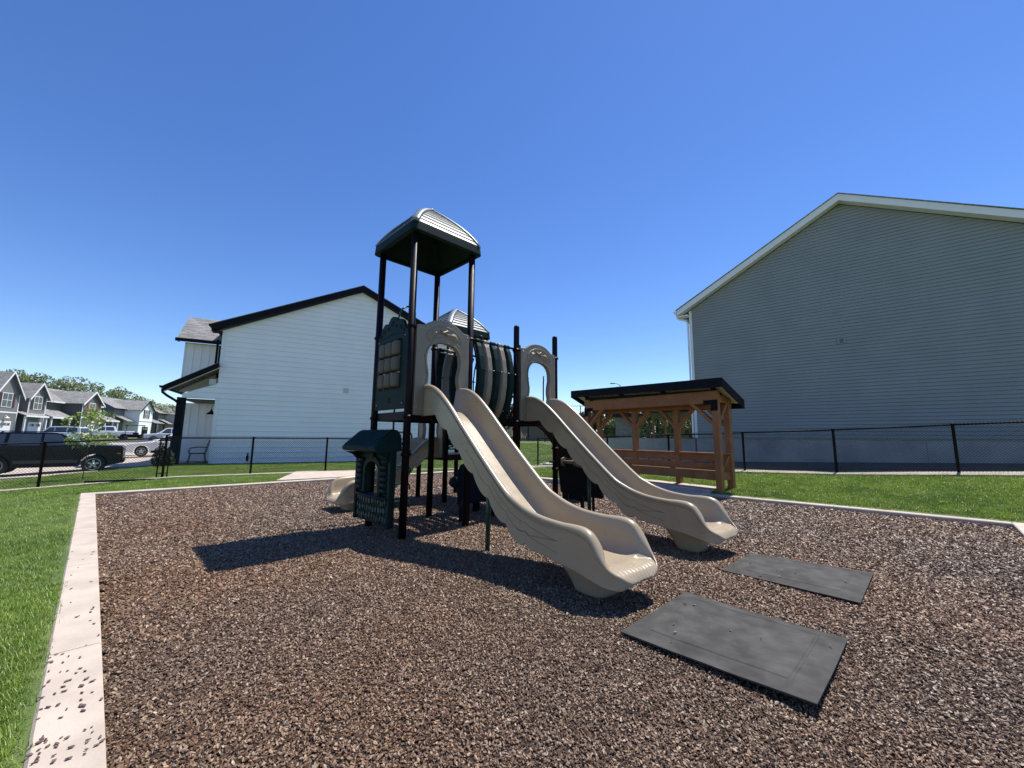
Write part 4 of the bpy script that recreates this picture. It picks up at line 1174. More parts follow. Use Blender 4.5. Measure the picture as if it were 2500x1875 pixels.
def shingle(name,c1,c2):
    if name in MATS: return MATS[name]
    m=bpy.data.materials.new(name);nt,b=nodes(m);L=nt.links.new
    tc=N(nt,'ShaderNodeTexCoord');sx=N(nt,'ShaderNodeSeparateXYZ');L(tc.outputs['Object'],sx.inputs[0])
    g=N(nt,'ShaderNodeNewGeometry')
    cb=N(nt,'ShaderNodeCombineXYZ');ad=N(nt,'ShaderNodeMath',operation='ADD');L(sx.outputs[0],ad.inputs[0]);L(sx.outputs[1],ad.inputs[1])
    mz=N(nt,'ShaderNodeMath',operation='MULTIPLY');mz.inputs[1].default_value=1.9;L(sx.outputs[2],mz.inputs[0])
    L(ad.outputs[0],cb.inputs[0]);L(mz.outputs[0],cb.inputs[1])
    br=N(nt,'ShaderNodeTexBrick');br.inputs['Scale'].default_value=1;br.inputs['Brick Width'].default_value=.33;br.inputs['Row Height'].default_value=.14;br.inputs['Mortar Size'].default_value=.008
    br.inputs['Color1'].default_value=(*c1,1);br.inputs['Color2'].default_value=(*c2,1);br.inputs['Mortar'].default_value=(*[x*.45 for x in c1],1)
    L(cb.outputs[0],br.inputs[0]);L(br.outputs[0],b.inputs['Base Color']);b.inputs['Roughness'].default_value=.9
    bp=N(nt,'ShaderNodeBump',i_Strength=.7,i_Distance=.01);L(br.outputs[1],bp.inputs['Height']);bp.invert=True;L(bp.outputs[0],b.inputs['Normal'])
    MATS[name]=m;return m
M_shing=shingle('grey_shingle',(.16,.155,.15),(.30,.29,.275))
def right_house():
    h=thing('grey_green_house','large two storey house with sage grey siding, pale gable trim and bare concrete base','house',(14.29,13.30,0),R(-40.4))
    xl,xr,rx=-7.72,3.85,-1.95;ez=7.45;pz=10.62;sl=(pz-ez)/(rx-xl)
    m=MB().mat(M_gsid)
    L0=lambda z: xl if z<ez else xl+(z-ez)/sl
    R0=lambda z: xr if z<ez else xr-(z-ez)/sl
    siding(m,L0,R0,1.50,pz-.05,.127,.018,gm=mat('sage_lap_shadow',(.14,.15,.14),(.125,.135,.125),rough=.8))  # darker sage is the shadow line painted below every lap
    solid(m,[(xl,1.45),(xr,1.45),(xr,ez),(rx,pz),(xl,ez)],.002,.25);m.build('siding',None,h,fix=False)
    w=MB().mat(M_gsid);w.box((xl,.252,1.5),(xl+.2,12,ez));w.box((xr-.2,.252,1.5),(xr,12,ez));w.box((xl+.2,11.8,1.5),(xr-.2,12,ez));w.build('side_wall',None,h)
    f=MB().mat(M_concf)
    h.location=(14.29*1.04,13.30*1.04,-.056);h.scale=(1.04,)*3
    xs=[xl+.02+2.44*i for i in range(5)]+[xr-.02]
    for a,b in zip(xs,xs[1:]): f.box((a+.004,.03,-.6),(b-.004,.28,1.49))
    f.box((xl+.02,.281,-.6),(xr-.02,11.9,1.47));f.build('foundation',None,h)
    tr=MB().mat(M_white)
    tr.box((xl-.015,-.035,1.48),(xl+.10,.20,ez-.02))
    oh=.35;sl2=sl
    A_=(xl-.48,ez-.48*sl+.30);P_=(rx,pz+.30);B_=(xr+.48,ez-.48*sl+.30)
    rake(tr,A_,P_,.27,-oh,-oh+.03);rake(tr,P_,B_,.27,-oh,-oh+.03)
    # soffit returns
    rake(tr,(A_[0],A_[1]-.24),(P_[0],P_[1]-.24),.02,-oh+.03,.0);rake(tr,(P_[0],P_[1]-.24),(B_[0],B_[1]-.24),.02,-oh+.03,.0)
    tr.box((xl-.50,-oh,A_[1]-.34),(xl+.02,-.0,A_[1]-.28));tr.build('trim',None,h)
    r=MB().mat(M_shing)
    roofslab(r,(A_[0]-.03,-oh-.04,A_[1]+.03),(P_[0],-oh-.04,P_[1]+.03),(P_[0],12.4,P_[1]+.03),(A_[0]-.03,12.4,A_[1]+.03),.03)
    roofslab(r,(P_[0],-oh-.04,P_[1]+.03),(B_[0]+.03,-oh-.04,B_[1]+.03),(B_[0]+.03,12.4,B_[1]+.03),(P_[0],12.4,P_[1]+.03),.03)
    r.build('roof',None,h)
    g=MB().mat(M_white);gx=A_[0]-.09
    g.prism([(gx-.06,A_[1]-.02),(gx-.05,A_[1]-.10),(gx,A_[1]-.14),(gx+.08,A_[1]-.14),(gx+.08,A_[1]-.02)],-oh-.02,12.4,'xz');g.build('gutter',None,h)
    d=MB().mat(M_white)
    d.tube([(gx+.02,-.10,A_[1]-.13),(gx+.02,-.10,A_[1]-.24),(gx+.08,-.10,A_[1]-.36),(xl-.12,-.10,A_[1]-.52),(xl-.07,-.08,A_[1]-.70),(xl-.07,-.08,1.70),(xl-.07,-.08,1.50)],.045,10,smooth=True);d.build('downspout',None,h)
    v=MB().mat(M_gsid);v.box((-2.42,-.045,5.06),(-2.17,.0,5.30));p=v.build('vent_cover',None,h,bevel=.02)
    v=MB().mat(mat('vent_dark',(.12,.14,.13),(.1,.12,.11),rough=.7));v.box((-2.35,-.052,5.10),(-2.24,-.0455,5.26));v.build('vent_louvre',None,p)
    # things seen past the far corner: rear eave and lantern
    e=MB().mat(M_white);e.box((xl-.55,3.2,4.35),(xl-.0,5.5,4.46));e.build('rear_porch_eave',None,h)
    l=MB().mat(mat('lantern_red_brown',(.10,.03,.025),(.08,.025,.02),rough=.5));l.blob((xl-.22,3.0,3.72),(.11,.11,.16),10);l.box((xl-.24,2.98,3.3),(xl-.18,3.02,3.6));l.build('wall_lantern',None,h)
right_house()
def retaining():
    m=MB().mat(M_concf);o=thing('retaining_wall','long low grey concrete wall seen through the timber shelter','wall',(14.29,13.30,0),R(-40.4))
    for k in range(2): m.box((-8.0-2.5*(k+1),.9,-.6),(-8.0-2.5*k-.006,1.15,1.44))
    m.build('wall_panel',None,o)
retaining()
def white_house():
    h=thing('white_house','white two storey house with black gable trim and covered side porch','house',(-14.0,18.77,0),R(27.26))
    sl=.475;ez=6.42;rx=6.2;pz=ez+.0+rx*sl+.12;xr=12.4
    m=MB().mat(M_wsid)
    # main side wall with porch wing siding above the opening
    lo=lambda z: 0.0 if z<3.16 else (-1.28 if z<3.30 else (-1.28+(z-3.30)/.425 if z<4.66 else (0.02+0*z)))
    def X0(z):
        if z<3.16: return .10
        if z<3.26: return -1.27
        if z<3.80: return -1.27+(z-3.26)/.425
        if z<ez: return .02
        return (z-ez)/sl
    def X1(z): return xr if z<ez else xr-(z-ez)/sl
    siding(m,lambda z:X0(z),X1,.06,pz-.08,.127,.024,0.,.007,gm=mat('white_lap_shadow',(.52,.52,.52),(.48,.48,.48),rough=.8))  # grey strips paint the lap shadow onto the white siding
    solid(m,[(0.1,0),(xr,0),(xr,ez),(rx,pz-.03),(0,ez),(0,3.82),(-1.28,3.26),(-1.28,3.17),(.1,3.17)],.002,.2)
    m.build('siding',None,h,fix=False)
    w=MB().mat(M_wsid);w.box((.1,.202,0),(.25,14,ez-.1));w.box((xr-.2,.202,0),(xr,14,ez-.1));w.build('wall',None,h)
    c=MB().mat(M_white)
    c.box((-.02,-.03,4.72),(.13,.16,ez));c.box((-.03,-.03,.02),(.12,.18,3.16));c.box((-1.28,-.028,3.08),(-.031,.17,3.165));c.build('corner_board',None,h)
    t=MB().mat(M_trimblk);oh=.30
    A_=(-.42,ez-.42*sl+.38);P_=(rx,ez+rx*sl+.38);B_=(xr+.42,A_[1])
    rake(t,A_,P_,.30,-oh,-oh+.03);rake(t,P_,B_,.30,-oh,-oh+.03)
    rake(t,(A_[0],A_[1]-.27),(P_[0],P_[1]-.27),.03,-oh+.03,0);rake(t,(P_[0],P_[1]-.27),(B_[0],B_[1]-.27),.03,-oh+.03,0)
    t.box((A_[0]-.02,-oh+.001,A_[1]-.30),(0,.3,A_[1]-.285))
    # porch roof trim
    pa=(-1.95,3.42);pb=(.02,pa[1]+1.97*.50)
    pa=(-1.92,3.56);pb=(.0,4.78)
    rake(t,pa,pb,.25,-oh,-oh+.03);t.build('trim',None,h)
    s=MB().mat(M_white);rake(s,(pa[0],pa[1]-.22),(pb[0],pb[1]-.22),.02,-oh+.03,0);s.build('porch_soffit',None,h)
    r=MB().mat(M_shing)
    roofslab(r,(A_[0]-.06,-oh-.03,A_[1]+.02),(P_[0],-oh-.03,P_[1]+.03),(P_[0],14,P_[1]+.03),(A_[0]-.06,14,A_[1]+.02),.03)
    roofslab(r,(P_[0],-oh-.03,P_[1]+.03),(B_[0],-oh-.03,B_[1]+.02),(B_[0],14,B_[1]+.02),(P_[0],14,P_[1]+.03),.03)
    r.build('roof',None,h)
    r=MB().mat(M_shing);roofslab(r,(pa[0],-oh-.02,pa[1]+.02),(pb[0],-oh-.02,pb[1]+.02),(pb[0],3.2,pb[1]+.02),(pa[0],3.2,pa[1]+.02),.02);r.build('porch_roof',None,h)
    g=MB().mat(M_trimblk);g.prism([(pa[0]-.14,pa[1]),(pa[0]-.12,pa[1]-.09),(pa[0]-.02,pa[1]-.13),(pa[0]-.002,pa[1]-.13),(pa[0]-.002,pa[1])],-oh-.02,3.2,'xz')
    g.prism([(A_[0]-.14,A_[1]),(A_[0]-.11,A_[1]-.10),(A_[0]-.005,A_[1]-.12),(A_[0]-.005,A_[1])],-oh-.02,.5,'xz');g.build('gutter',None,h)
    d=MB().mat(M_trimblk);d.tube([(pa[0]-.06,-.1,pa[1]-.12),(pa[0]-.04,-.1,pa[1]-.28),(pa[0]+.12,-.08,pa[1]-.42),(-1.50,-.05,pa[1]-.62),(-1.36,-.05,pa[1]-.74)],.055,10)
    d.tube([(-.16,-.05,ez-.5),(-.16,-.05,4.75)],.05,10);d.build('downspout',None,h)
    p=MB().mat(M_trimblk);p.box((-1.46,0,-.03),(-1.16,.28,3.10));p.build('porch_post',None,h,bevel=.01)
    # porch floor, ceiling and board-and-batten wall behind
    f=MB().mat(M_conc);f.box((-1.5,-.06,-.12),(.1,3.0,.05));f.build('porch_floor',None,h)
    f=MB().mat(mat('porch_ceiling',(.10,.10,.10),(.08,.08,.08),rough=.7));f.box((-1.28,.2,3.0),(.09,3.0,3.06));f.build('porch_ceiling',None,h)
    b=MB().mat(M_wsid);yb=2.55
    b.box((-1.80,yb,0),(.1,yb+.2,3.0))
    for k in range(6): b.box((-1.80+.33*k,yb-.02,0),(-1.80+.33*k+.04,yb-.001,3.0))
    yb2=2.0
    b.box((-1.85,yb2,3.55),(.0,yb2+.2,6.04))
    for k in range(6): b.box((-1.85+.33*k,yb2-.02,3.5),(-1.85+.33*k+.045,yb2-.001,6.02))
    b.build('board_and_batten_wall',None,h)
    rr=MB().mat(M_shing);roofslab(rr,(-2.10,yb2-.45,6.14),(.3,yb2-.45,6.14),(.3,yb2+1.3,7.66),(-2.10,yb2+1.3,7.66),.03);rr.build('bay_roof',None,h)
    rr=MB().mat(M_trimblk);rr.box((-2.14,yb2-.55,5.98),(-.05,yb2-.452,6.14));rr.box((-2.12,yb2-.45,6.02),(-2.08,yb2-.0,6.10));rr.box((-.42,yb2-.12,4.3),(-.28,yb2-.02,6.0));rr.build('bay_gutter',None,h)
    l=MB().mat(M_trimblk);x=-.22;l.tube([(.0,.55,2.62),(-.05,.55,2.75),(-.16,.55,2.80),(x,.55,2.72),(x,.55,2.62)],.014,8)
    l.lathe([(.03,2.62),(.04,2.56),(.07,2.50),(.17,2.42),(.20,2.37),(.19,2.37)],(x,.55,0),n=18);l.build('porch_lamp',None,h)
    for x,z in((-.20,3.88),(5.65,3.83)):
        v=MB().mat(mat('vent_grey',(.55,.54,.52),(.5,.49,.47),rough=.6));v.box((x-.13,-.05,z-.13),(x+.13,.0,z+.13));v.box((x-.08,-.06,z-.08),(x+.08,-.0505,z+.08));v.build('vent_cover',None,h,bevel=.015)
    q=MB().mat(M_trimblk);q.box((1.42,-.04,.18),(1.52,-.0,.42));q.tube([(1.48,-.09,.50),(1.48,-.04,.55),(1.48,-.04,.15)],.025,8);q.build('outdoor_tap',None,h)
    return h
white_house()
def wh(x,y,z=0):
    c,s=math.cos(R(27.26)),math.sin(R(27.26));return (-14.0+c*x-s*y,18.77+s*x+c*y,z)
def chair():
    p=wh(-.62,.80);t=thing('patio_chair','black metal patio chair on the white house porch','chair',(p[0],p[1],.05),R(27-75));t.scale=(1.12,1.2,1.12)
    m=MB().mat(M_trimblk);m.box((-.26,-.25,.40),(.26,.25,.43));m.build('seat',None,t,bevel=.01)
    m=MB().mat(M_trimblk)
    m.tube([(-.24,.24,.42),(-.25,.30,.75),(-.24,.36,.98),(.24,.36,.98),(.25,.30,.75),(.24,.24,.42)],.013,8)
    for k in range(6): z=.5+.085*k;m.tube([(-.25,.26+.017*k,z),(.25,.26+.017*k,z)],.009,6)
    m.build('backrest',None,t)
    for sx in(-1,1):
        m=MB().mat(M_trimblk);m.tube([(sx*.27,.28,.66),(sx*.28,0,.68),(sx*.27,-.24,.64),(sx*.26,-.28,.5),(sx*.26,-.26,.42)],.012,8);m.build('armrest',None,t)
        for sy in(-1,1): m=MB().mat(M_trimblk);m.tube([(sx*.24,sy*.22,.41),(sx*.30,sy*.28,0)],.013,8);m.build('leg',None,t)
    return t
chair()
# ------------------------------------------------------------------ foliage
def leafmat(name,c1,c2,tr=.3):
    if name in MATS: return MATS[name]
    m=bpy.data.materials.new(name);nt,b=nodes(m);L=nt.links.new
    g=N(nt,'ShaderNodeNewGeometry');nz=N(nt,'ShaderNodeTexNoise',i_Scale=1.7,i_Detail=3);L(g.outputs['Position'],nz.inputs[0])
    wn=N(nt,'ShaderNodeTexWhiteNoise');L(g.outputs['Random Per Island'],wn.inputs['Vector'])
    ad=N(nt,'ShaderNodeMath',operation='ADD');ad.use_clamp=True;mu=N(nt,'ShaderNodeMath',operation='MULTIPLY');mu.inputs[1].default_value=.5
    L(g.outputs['Random Per Island'],mu.inputs[0]);L(mu.outputs[0],ad.inputs[0]);m2=N(nt,'ShaderNodeMath',operation='MULTIPLY');m2.inputs[1].default_value=.55;L(nz.outputs[0],m2.inputs[0]);L(m2.outputs[0],ad.inputs[1])
    cr=N(nt,'ShaderNodeValToRGB');cr.color_ramp.elements[0].position=.2;cr.color_ramp.elements[1].position=.8;cr.color_ramp.elements[0].color=(*c1,1);cr.color_ramp.elements[1].color=(*c2,1)
    L(ad.outputs[0],cr.inputs[0]);L(cr.outputs[0],b.inputs['Base Color']);b.inputs['Roughness'].default_value=.5
    t=N(nt,'ShaderNodeBsdfTranslucent');L(cr.outputs[0],t.inputs[0]);ms=N(nt,'ShaderNodeMixShader');ms.inputs[0].default_value=tr
    L(b.outputs[0],ms.inputs[1]);L(t.outputs[0],ms.inputs[2]);L(ms.outputs[0],nt.nodes['Material Output'].inputs[0]);MATS[name]=m;return m
def crown(centers,n,ls,seed,m,parent,name='crown',flat=1.):
    r=random.Random(seed);mb=MB().mat(m);vs=[];fs=[]
    tot=sum(c[3]**2 for c in centers)
    for (cx,cy,cz,cr,ch) in centers:
        for i in range(int(n*cr*cr/tot)):
            while 1:
                p=Vector((r.uniform(-1,1),r.uniform(-1,1),r.uniform(-1,1)))
                if .25<p.length<1: break
            p*=(p.length**-.45);q=Vector((cx+p.x*cr,cy+p.y*cr,cz+p.z*ch))
            nz=Vector((r.gauss(0,1),r.gauss(0,1),r.gauss(.5,1))).normalized();a=nz.cross(Vector((r.gauss(0,1),r.gauss(0,1),r.gauss(0,1)))).normalized();b=nz.cross(a)
            s=ls*r.uniform(.6,1.3);o=len(vs)
            vs+=[q-a*s,q-b*s*.5+a*s*.1,q+a*s,q+b*s*.5+a*s*.1];fs.append((o,o+1,o+2,o+3))
    mb.add(vs,fs,False);return mb.build(name,None,parent,fix=False)
LEAF_A=leafmat('oak_leaf',(.09,.12,.04),(.27,.30,.11));LEAF_B=leafmat('spring_leaf',(.10,.13,.045),(.28,.30,.12));LEAF_C=leafmat('young_leaf',(.15,.24,.03),(.36,.42,.10));LEAF_D=leafmat('dark_leaf',(.012,.028,.010),(.035,.06,.02))
LEAF_E=leafmat('bare_twig',(.11,.095,.075),(.17,.15,.12),.1)
def tree(name,x,y,h,w,seed,label,leaf,n=1500,ls=.22,group=None,z0=None,trunk=.35,cat='tree',tk=1.):
    z0=zg(x,y) if z0 is None else z0
    t=thing(name,label,cat,(x,y,z0),0,group);r=random.Random(seed)
    m=MB().mat(M_bark);m.tube([(0,0,-.2),(.03*w,0,h*.25),(0,.03*w,h*.55),(0,0,h*.85)],[h*.022*tk,h*.018*tk,h*.012*tk,h*.003],8)
    cs=[]
    for i in range(11):
        a=r.uniform(0,6.28);zz=h*r.uniform(trunk+.05,.9);rad=w*.5*(1-abs(zz/h-.58)*1.2)*r.uniform(.35,.8);cr=w*r.uniform(.16,.27)
        cx,cy=rad*math.cos(a),rad*math.sin(a);cs.append((cx,cy,zz,cr,cr*.75));m.tube([(0,0,zz*.6),(cx*.5,cy*.5,zz*.82),(cx,cy,zz)],[h*.009*tk,h*.006*tk,h*.002*tk],5)
    cs.append((0,0,h*.9,w*.2,h*.1))
    m.build('trunk',None,t);crown(cs,n,ls,seed,leaf,t);return t
# wood behind the townhouses
rr=random.Random(21)
desc=['tall','broad','loose','rounded','uneven','dense','thin topped']
for i in range(20):
    f=i/19;ratio=-1.36+.50*f+rr.uniform(-.008,.008);y=100+rr.uniform(-8,12)+8*f;x=ratio*y;top=lerp([(-1.36,.178),(-1.27,.168),(-1.20,.158),(-1.13,.152),(-1.06,.140),(-1.0,.124),(-.94,.108),(-.87,.085)],ratio)
    h=(top*y+1.4-.6)*rr.uniform(.80,.98);tree('woodland_tree',x,y,h,rr.uniform(7,10),100+i,
     f'{desc[i%7].split()[0]} spring green tree, number {i+1} from the left behind the townhouses',[LEAF_A,LEAF_B][(i*5)%2 if i%4 else 0],2300,.27,'trees behind the townhouses',z0=.6,trunk=.15)
# young tree in front of the SUV
yt=tree('young_tree',-13.85,13.15,2.35,1.25,5,'young bright green sapling staked in the grass in front of the black car',LEAF_C,800,.050,trunk=.42,tk=.25)
for bx,by,h,w,s,l in((-15.05,17.35,1.05,.62,3,'dark green bush left of the black porch post'),(-14.55,17.15,.85,.5,4,'dark green bush right against the black porch post')):
    t=thing('bush',l,'bush',(bx,by,0),0);crown([(0,0,h*.3,w*.5,h*.3),(0,0,h*.55,w*.4,h*.3),(0,0,h*.8,w*.22,h*.22)],900,.05,s,LEAF_D,t)
# ------------------------------------------------------------------ cars
def paint(name,c,rough=.12): return mat(name,c,tuple(x*1.05 for x in c),rough=rough,scale=1,coat=.3,spec=.5)
def car(name,label,cat,loc,rz,body,P,group=None):
    """P: profile dict. x forward, y left. built from side profile"""
    t=thing(name,label,cat,loc,rz,group)
    L,W=P['L'],P['W'];wr=P['wr'];xf,xr=P['wx'];hw=W/2
    # lower body polygon with arches
    def archp(xc): 
        ra=wr+.06;z0=P['sill'];pts=[];a0=math.degrees(math.asin((z0-wr)/ra)) if abs(z0-wr)<ra else 0
        for i in range(9): 
            a=a0+(180-2*a0)*i/8;pts.append((xc+ra*math.cos(R(a)),wr+ra*math.sin(R(a))))
        return pts[::-1]
    low=[(P['rear'],P['sill']+.05)]+archp(xr)+archp(xf)+[(P['front'],P['sill']+.08)]
    poly=low+P['top']
    m=MB().mat(body)
    # loft across width with rounded shoulders
    cx=sum(p[0] for p in poly)/len(poly)
    rings=[]
    for y,sx,dz in((-hw+.03,.985,.0),(-hw,.995,0),(-hw+.0,.995,0),):pass
    def shr(y,k): return [(x-(.05*k if x>cx else -.05*k)*(1 if abs(x-cx)>L*.42 else 0),y,z-(.035*k if z>P['belt']-.12 else 0)) for x,z in poly]
    rings=[shr(-hw+.06,1.) if 0 else shr(-hw,1.),shr(-hw+.05,.25),shr(-hw+.14,0),shr(hw-.14,0),shr(hw-.05,.25),shr(hw,1.)]
    m.loft(rings,smooth=False);b=m.build('body',None,t,bevel=.02,angle=30)
    # cabin
    G=P['cab'];bz=P['belt']
    def yy(z,e=0): return hw-.06-(z-bz)*P.get('tumble',.28)+e
    vs=[];n=len(G)
    for sg in(-1,1): vs+=[(x,sg*yy(z),z) for x,z in G]
    fs=[tuple(range(n)),tuple(range(2*n-1,n-1,-1))]+[(i,n+i,n+(i+1)%n,(i+1)%n) for i in range(n)]
    c=MB().mat(body);c.add(vs,fs,False);cb=c.build('cabin',None,t,bevel=.03,angle=25)
    for w in P['win']:
        for sg in(-1,1):
            g=MB().mat(M_cglass);g.add([(x,sg*yy(z,.012),z) for x,z in w]+[(x,sg*yy(z,-.02),z) for x,z in w],[tuple(range(len(w))),tuple(range(2*len(w)-1,len(w)-1,-1))]+[(i,len(w)+i,len(w)+(i+1)%len(w),(i+1)%len(w)) for i in range(len(w))],False);g.build('side_window',None,cb)
    for nm,(a,d) in(('windscreen',P['ws']),('rear_window',P['rw'])):
        g=MB().mat(M_cglass);o=.012 if nm=='windscreen' else -.012
        pa=(a[0]+o,a[1]+.006);pd=(d[0]+o,d[1]+.006)
        g.add([(pa[0],-yy(pa[1],-.08),pa[1]),(pa[0],yy(pa[1],-.08),pa[1]),(pd[0],yy(pd[1],-.06),pd[1]),(pd[0],-yy(pd[1],-.06),pd[1])],[(0,1,2,3)],False);g.build(nm,None,cb)
    for xc in(xf,xr):
        for sg in(-1,1):
            w=MB().mat(M_tyre);y0=sg*(hw-.11)
            w.lathe([(wr*.66,-.10),(wr*.93,-.10),(wr,-.07),(wr,.07),(wr*.93,.10),(wr*.66,.10)],(xc,y0,wr),axis='y',n=28);tw=w.build('wheel',None,t)
            r_=MB().mat(M_rim);s=sg
            r_.lathe([(wr*.68,s*.085),(wr*.66,s*.105),(wr*.60,s*.100),(wr*.585,s*.05)],(xc,y0,wr),axis='y',n=28)
            for k in range(5):
                a=2*PI*k/5+.3;r_.beam((xc+.03*math.cos(a),y0+s*.095,wr+.03*math.sin(a)),(xc+wr*.62*math.cos(a),y0+s*.088,wr+wr*.62*math.sin(a)),.075,.02,(0,1,0))
            r_.lathe([(.05,s*.08),(.05,s*.108),(.02,s*.112)],(xc,y0,wr),axis='y',n=12);r_.build('rim',None,tw)
    # lamps, bumpers, trim
    for sg in(-1,1):
        l=MB().mat(M_lamp);fx,fz=P['lamp'];l.lathe([(.085,-.04),(.085,.03),(.06,.05),(.01,.055)],(fx,sg*(hw-.24),fz),axis='x',n=16) if P.get('round') else l.box((fx-.18,sg*(hw-.18)-.17,fz-.06),(fx+.02,sg*(hw-.18)+.175,fz+.06));l.build('headlight',None,b,bevel=0 if P.get('round') else .02)
        l=MB().mat(M_orange);l.box((fx-.16,sg*hw*.995-.03,fz-.10),(fx-.03,sg*hw*.995+.012,fz-.045)) if P.get('round') else l.box((P['rear']-.01,sg*(hw-.2)-.14,fz-.02),(P['rear']+.06,sg*(hw-.2)+.19,fz+.14));l.build('marker_light',None,b)
        mi=MB().mat(body);mx=P['ws'][0][0]-.22;mi.blob((mx,sg*(hw+.06),bz+.07),(.07,.11,.07),10);mi.build('wing_mirror',None,b)
        st=MB().mat(M_trimblk);st.box((P['rear']+.5,sg*hw-.006,P['sill']-.0),(P['front']-.5,sg*hw+.012,P['sill']+.10)) if 0 else st.box((xr+wr+.12,sg*hw-.015,P['sill']-.02),(xf-wr-.12,sg*hw+.012,P['sill']+.13));st.build('sill_trim',None,b)
        ch=MB().mat(M_chrome if P.get('rails') else M_trimblk);ch.beam((P['win'][-1][-1][0],sg*(yy(bz)+.004),bz+.035),(P['win'][0][0][0]+.1,sg*(yy(bz)+.004),bz+.035),.016,.02);ch.build('belt_moulding',None,b)
        if P.get('rails'):
            ch=MB().mat(mat('grey_cladding',(.045,.045,.045),(.035,.035,.035),rough=.6));ch.box((xr+wr+.10,sg*hw-.012,P['sill']+.135),(xf-wr-.10,sg*hw+.010,P['sill']+.26));ch.build('door_cladding',None,b)
        for hx in P['doors']:
            d=MB().mat(M_trimblk);d.box((hx-.003,sg*hw-.01,P['sill']+.14),(hx+.003,sg*hw+.0025,bz-.06));d.build('door_seam',None,b)
            d=MB().mat(body);d.box((hx+.06,sg*hw-.005,bz-.19),(hx+.22,sg*hw+.035,bz-.16));d.build('door_handle',None,b,bevel=.008)
    bu=MB().mat(M_trimblk)
    for xx,a in((P['front'],1),(P['rear'],-1)): bu.box((min(xx-a*.15,xx+a*.07),-hw+.03,P['sill']+.08),(max(xx-a*.15,xx+a*.07),hw-.03,P['sill']+.27))
    bu.build('bumper',None,b,bevel=.04)
    pl=MB().mat(M_plate);pl.box((P['front']+.071,-.17,P['sill']+.14),(P['front']+.08,.17,P['sill']+.26));pl.build('licence_plate',None,b)
    if P.get('rails'):
        r_=MB().mat(M_trimblk)
        for sg in(-1,1): r_.tube([(-1.55,sg*(yy(1.62)-.04),1.665),(-1.45,sg*(yy(1.62)-.04),1.70),(.35,sg*(yy(1.62)-.04),1.70),(.45,sg*(yy(1.62)-.04),1.665)],.016,6)
        r_.build('roof_rail',None,cb)
    return t
SUV=dict(L=4.41,W=1.76,wr=.36,wx=(1.30,-1.335),sill=.30,front=2.14,rear=-2.20,belt=1.08,round=True,lamp=(2.13,.86),
 top=[(2.18,.62),(2.17,1.04),(2.11,1.12),(1.2,1.175),(.95,1.18),(-1.9,1.12),(-2.18,1.10),(-2.22,.6)],
 cab=[(.98,1.05),(.30,1.60),(.12,1.655),(-.6,1.675),(-1.7,1.655),(-2.02,1.62),(-2.19,1.05)],
 win=[[(.72,1.15),(.22,1.58),(-.18,1.60),(-.18,1.15)],[(-.26,1.15),(-.26,1.60),(-1.06,1.60),(-1.10,1.15)],[(-1.20,1.15),(-1.16,1.59),(-1.86,1.57),(-1.98,1.15)]],
 ws=((.90,1.16),(.33,1.58)),rw=((-2.16,1.13),(-2.0,1.55)),doors=[-.22,-1.14],rails=True,tumble=.22)
SEDAN=dict(L=4.8,W=1.85,wr=.33,wx=(1.45,-1.40),sill=.24,front=2.36,rear=-2.42,belt=.93,lamp=(2.30,.66),
 top=[(2.40,.45),(2.36,.68),(2.1,.80),(1.0,.95),(.7,.96),(-1.5,.99),(-2.2,1.00),(-2.42,.92),(-2.46,.5)],
 cab=[(1.05,.90),(.25,1.36),(-.1,1.43),(-.7,1.45),(-1.2,1.38),(-2.0,.95)],
 win=[[(.78,.98),(.18,1.31),(-.25,1.38),(-.28,.98)],[(-.35,.98),(-.33,1.38),(-.95,1.37),(-1.45,1.06),(-1.45,.99)]],
 ws=((1.0,.96),(.27,1.34)),rw=((-1.95,1.0),(-1.22,1.36)),doors=[-.31,-1.2],tumble=.42)
PICK=dict(L=5.6,W=1.95,wr=.39,wx=(1.75,-1.75),sill=.42,front=2.75,rear=-2.80,belt=1.12,lamp=(2.68,.92),
 top=[(2.80,.7),(2.76,1.05),(2.6,1.13),(1.3,1.17),(1.1,1.18),(-.9,1.18),(-.92,1.16),(-2.8,1.16),(-2.84,.7)],
 cab=[(1.35,1.1),(.62,1.76),(.3,1.84),(-.55,1.84),(-.85,1.76),(-.98,1.1)],
 win=[[(1.05,1.18),(.52,1.70),(.2,1.74),(.2,1.18)],[(.12,1.18),(.12,1.74),(-.62,1.72),(-.76,1.18)]],
 ws=((1.32,1.16),(.64,1.73)),rw=((-.97,1.18),(-.87,1.72)),doors=[.16,-.85],tumble=.2)
VAN=dict(SUV,L=4.9,W=1.9,front=2.4,rear=-2.45,wx=(1.5,-1.45),top=[(2.42,.62),(2.4,.92),(2.3,1.0),(1.4,1.06),(1.1,1.08),(-1.9,1.08),(-2.42,1.04),(-2.46,.6)],
 cab=[(1.2,1.0),(.45,1.68),(.2,1.76),(-.8,1.79),(-2.0,1.74),(-2.25,1.66),(-2.42,1.0)],
 win=[[(.88,1.1),(.36,1.64),(-.05,1.67),(-.05,1.1)],[(-.13,1.1),(-.13,1.67),(-1.1,1.67),(-1.12,1.1)],[(-1.22,1.1),(-1.2,1.66),(-2.0,1.62),(-2.15,1.1)]],ws=((1.17,1.03),(.48,1.65)),rw=((-2.41,1.1),(-2.27,1.6)),doors=[-.09,-1.17],lamp=(2.36,.85),round=False,rails=False)
ang=math.atan2(17.89-15.31,-18.44+18.81)
car('parked_suv','boxy black parked car with silver wheel seen behind the left fence','car',(-17.82,15.68,-.12),R(41.6),mat('black_car_paint',(.004,.005,.009),(.005,.006,.011),rough=.16,scale=1,spec=.3),SUV,'parked vehicles').scale=(.93,.93,.93)
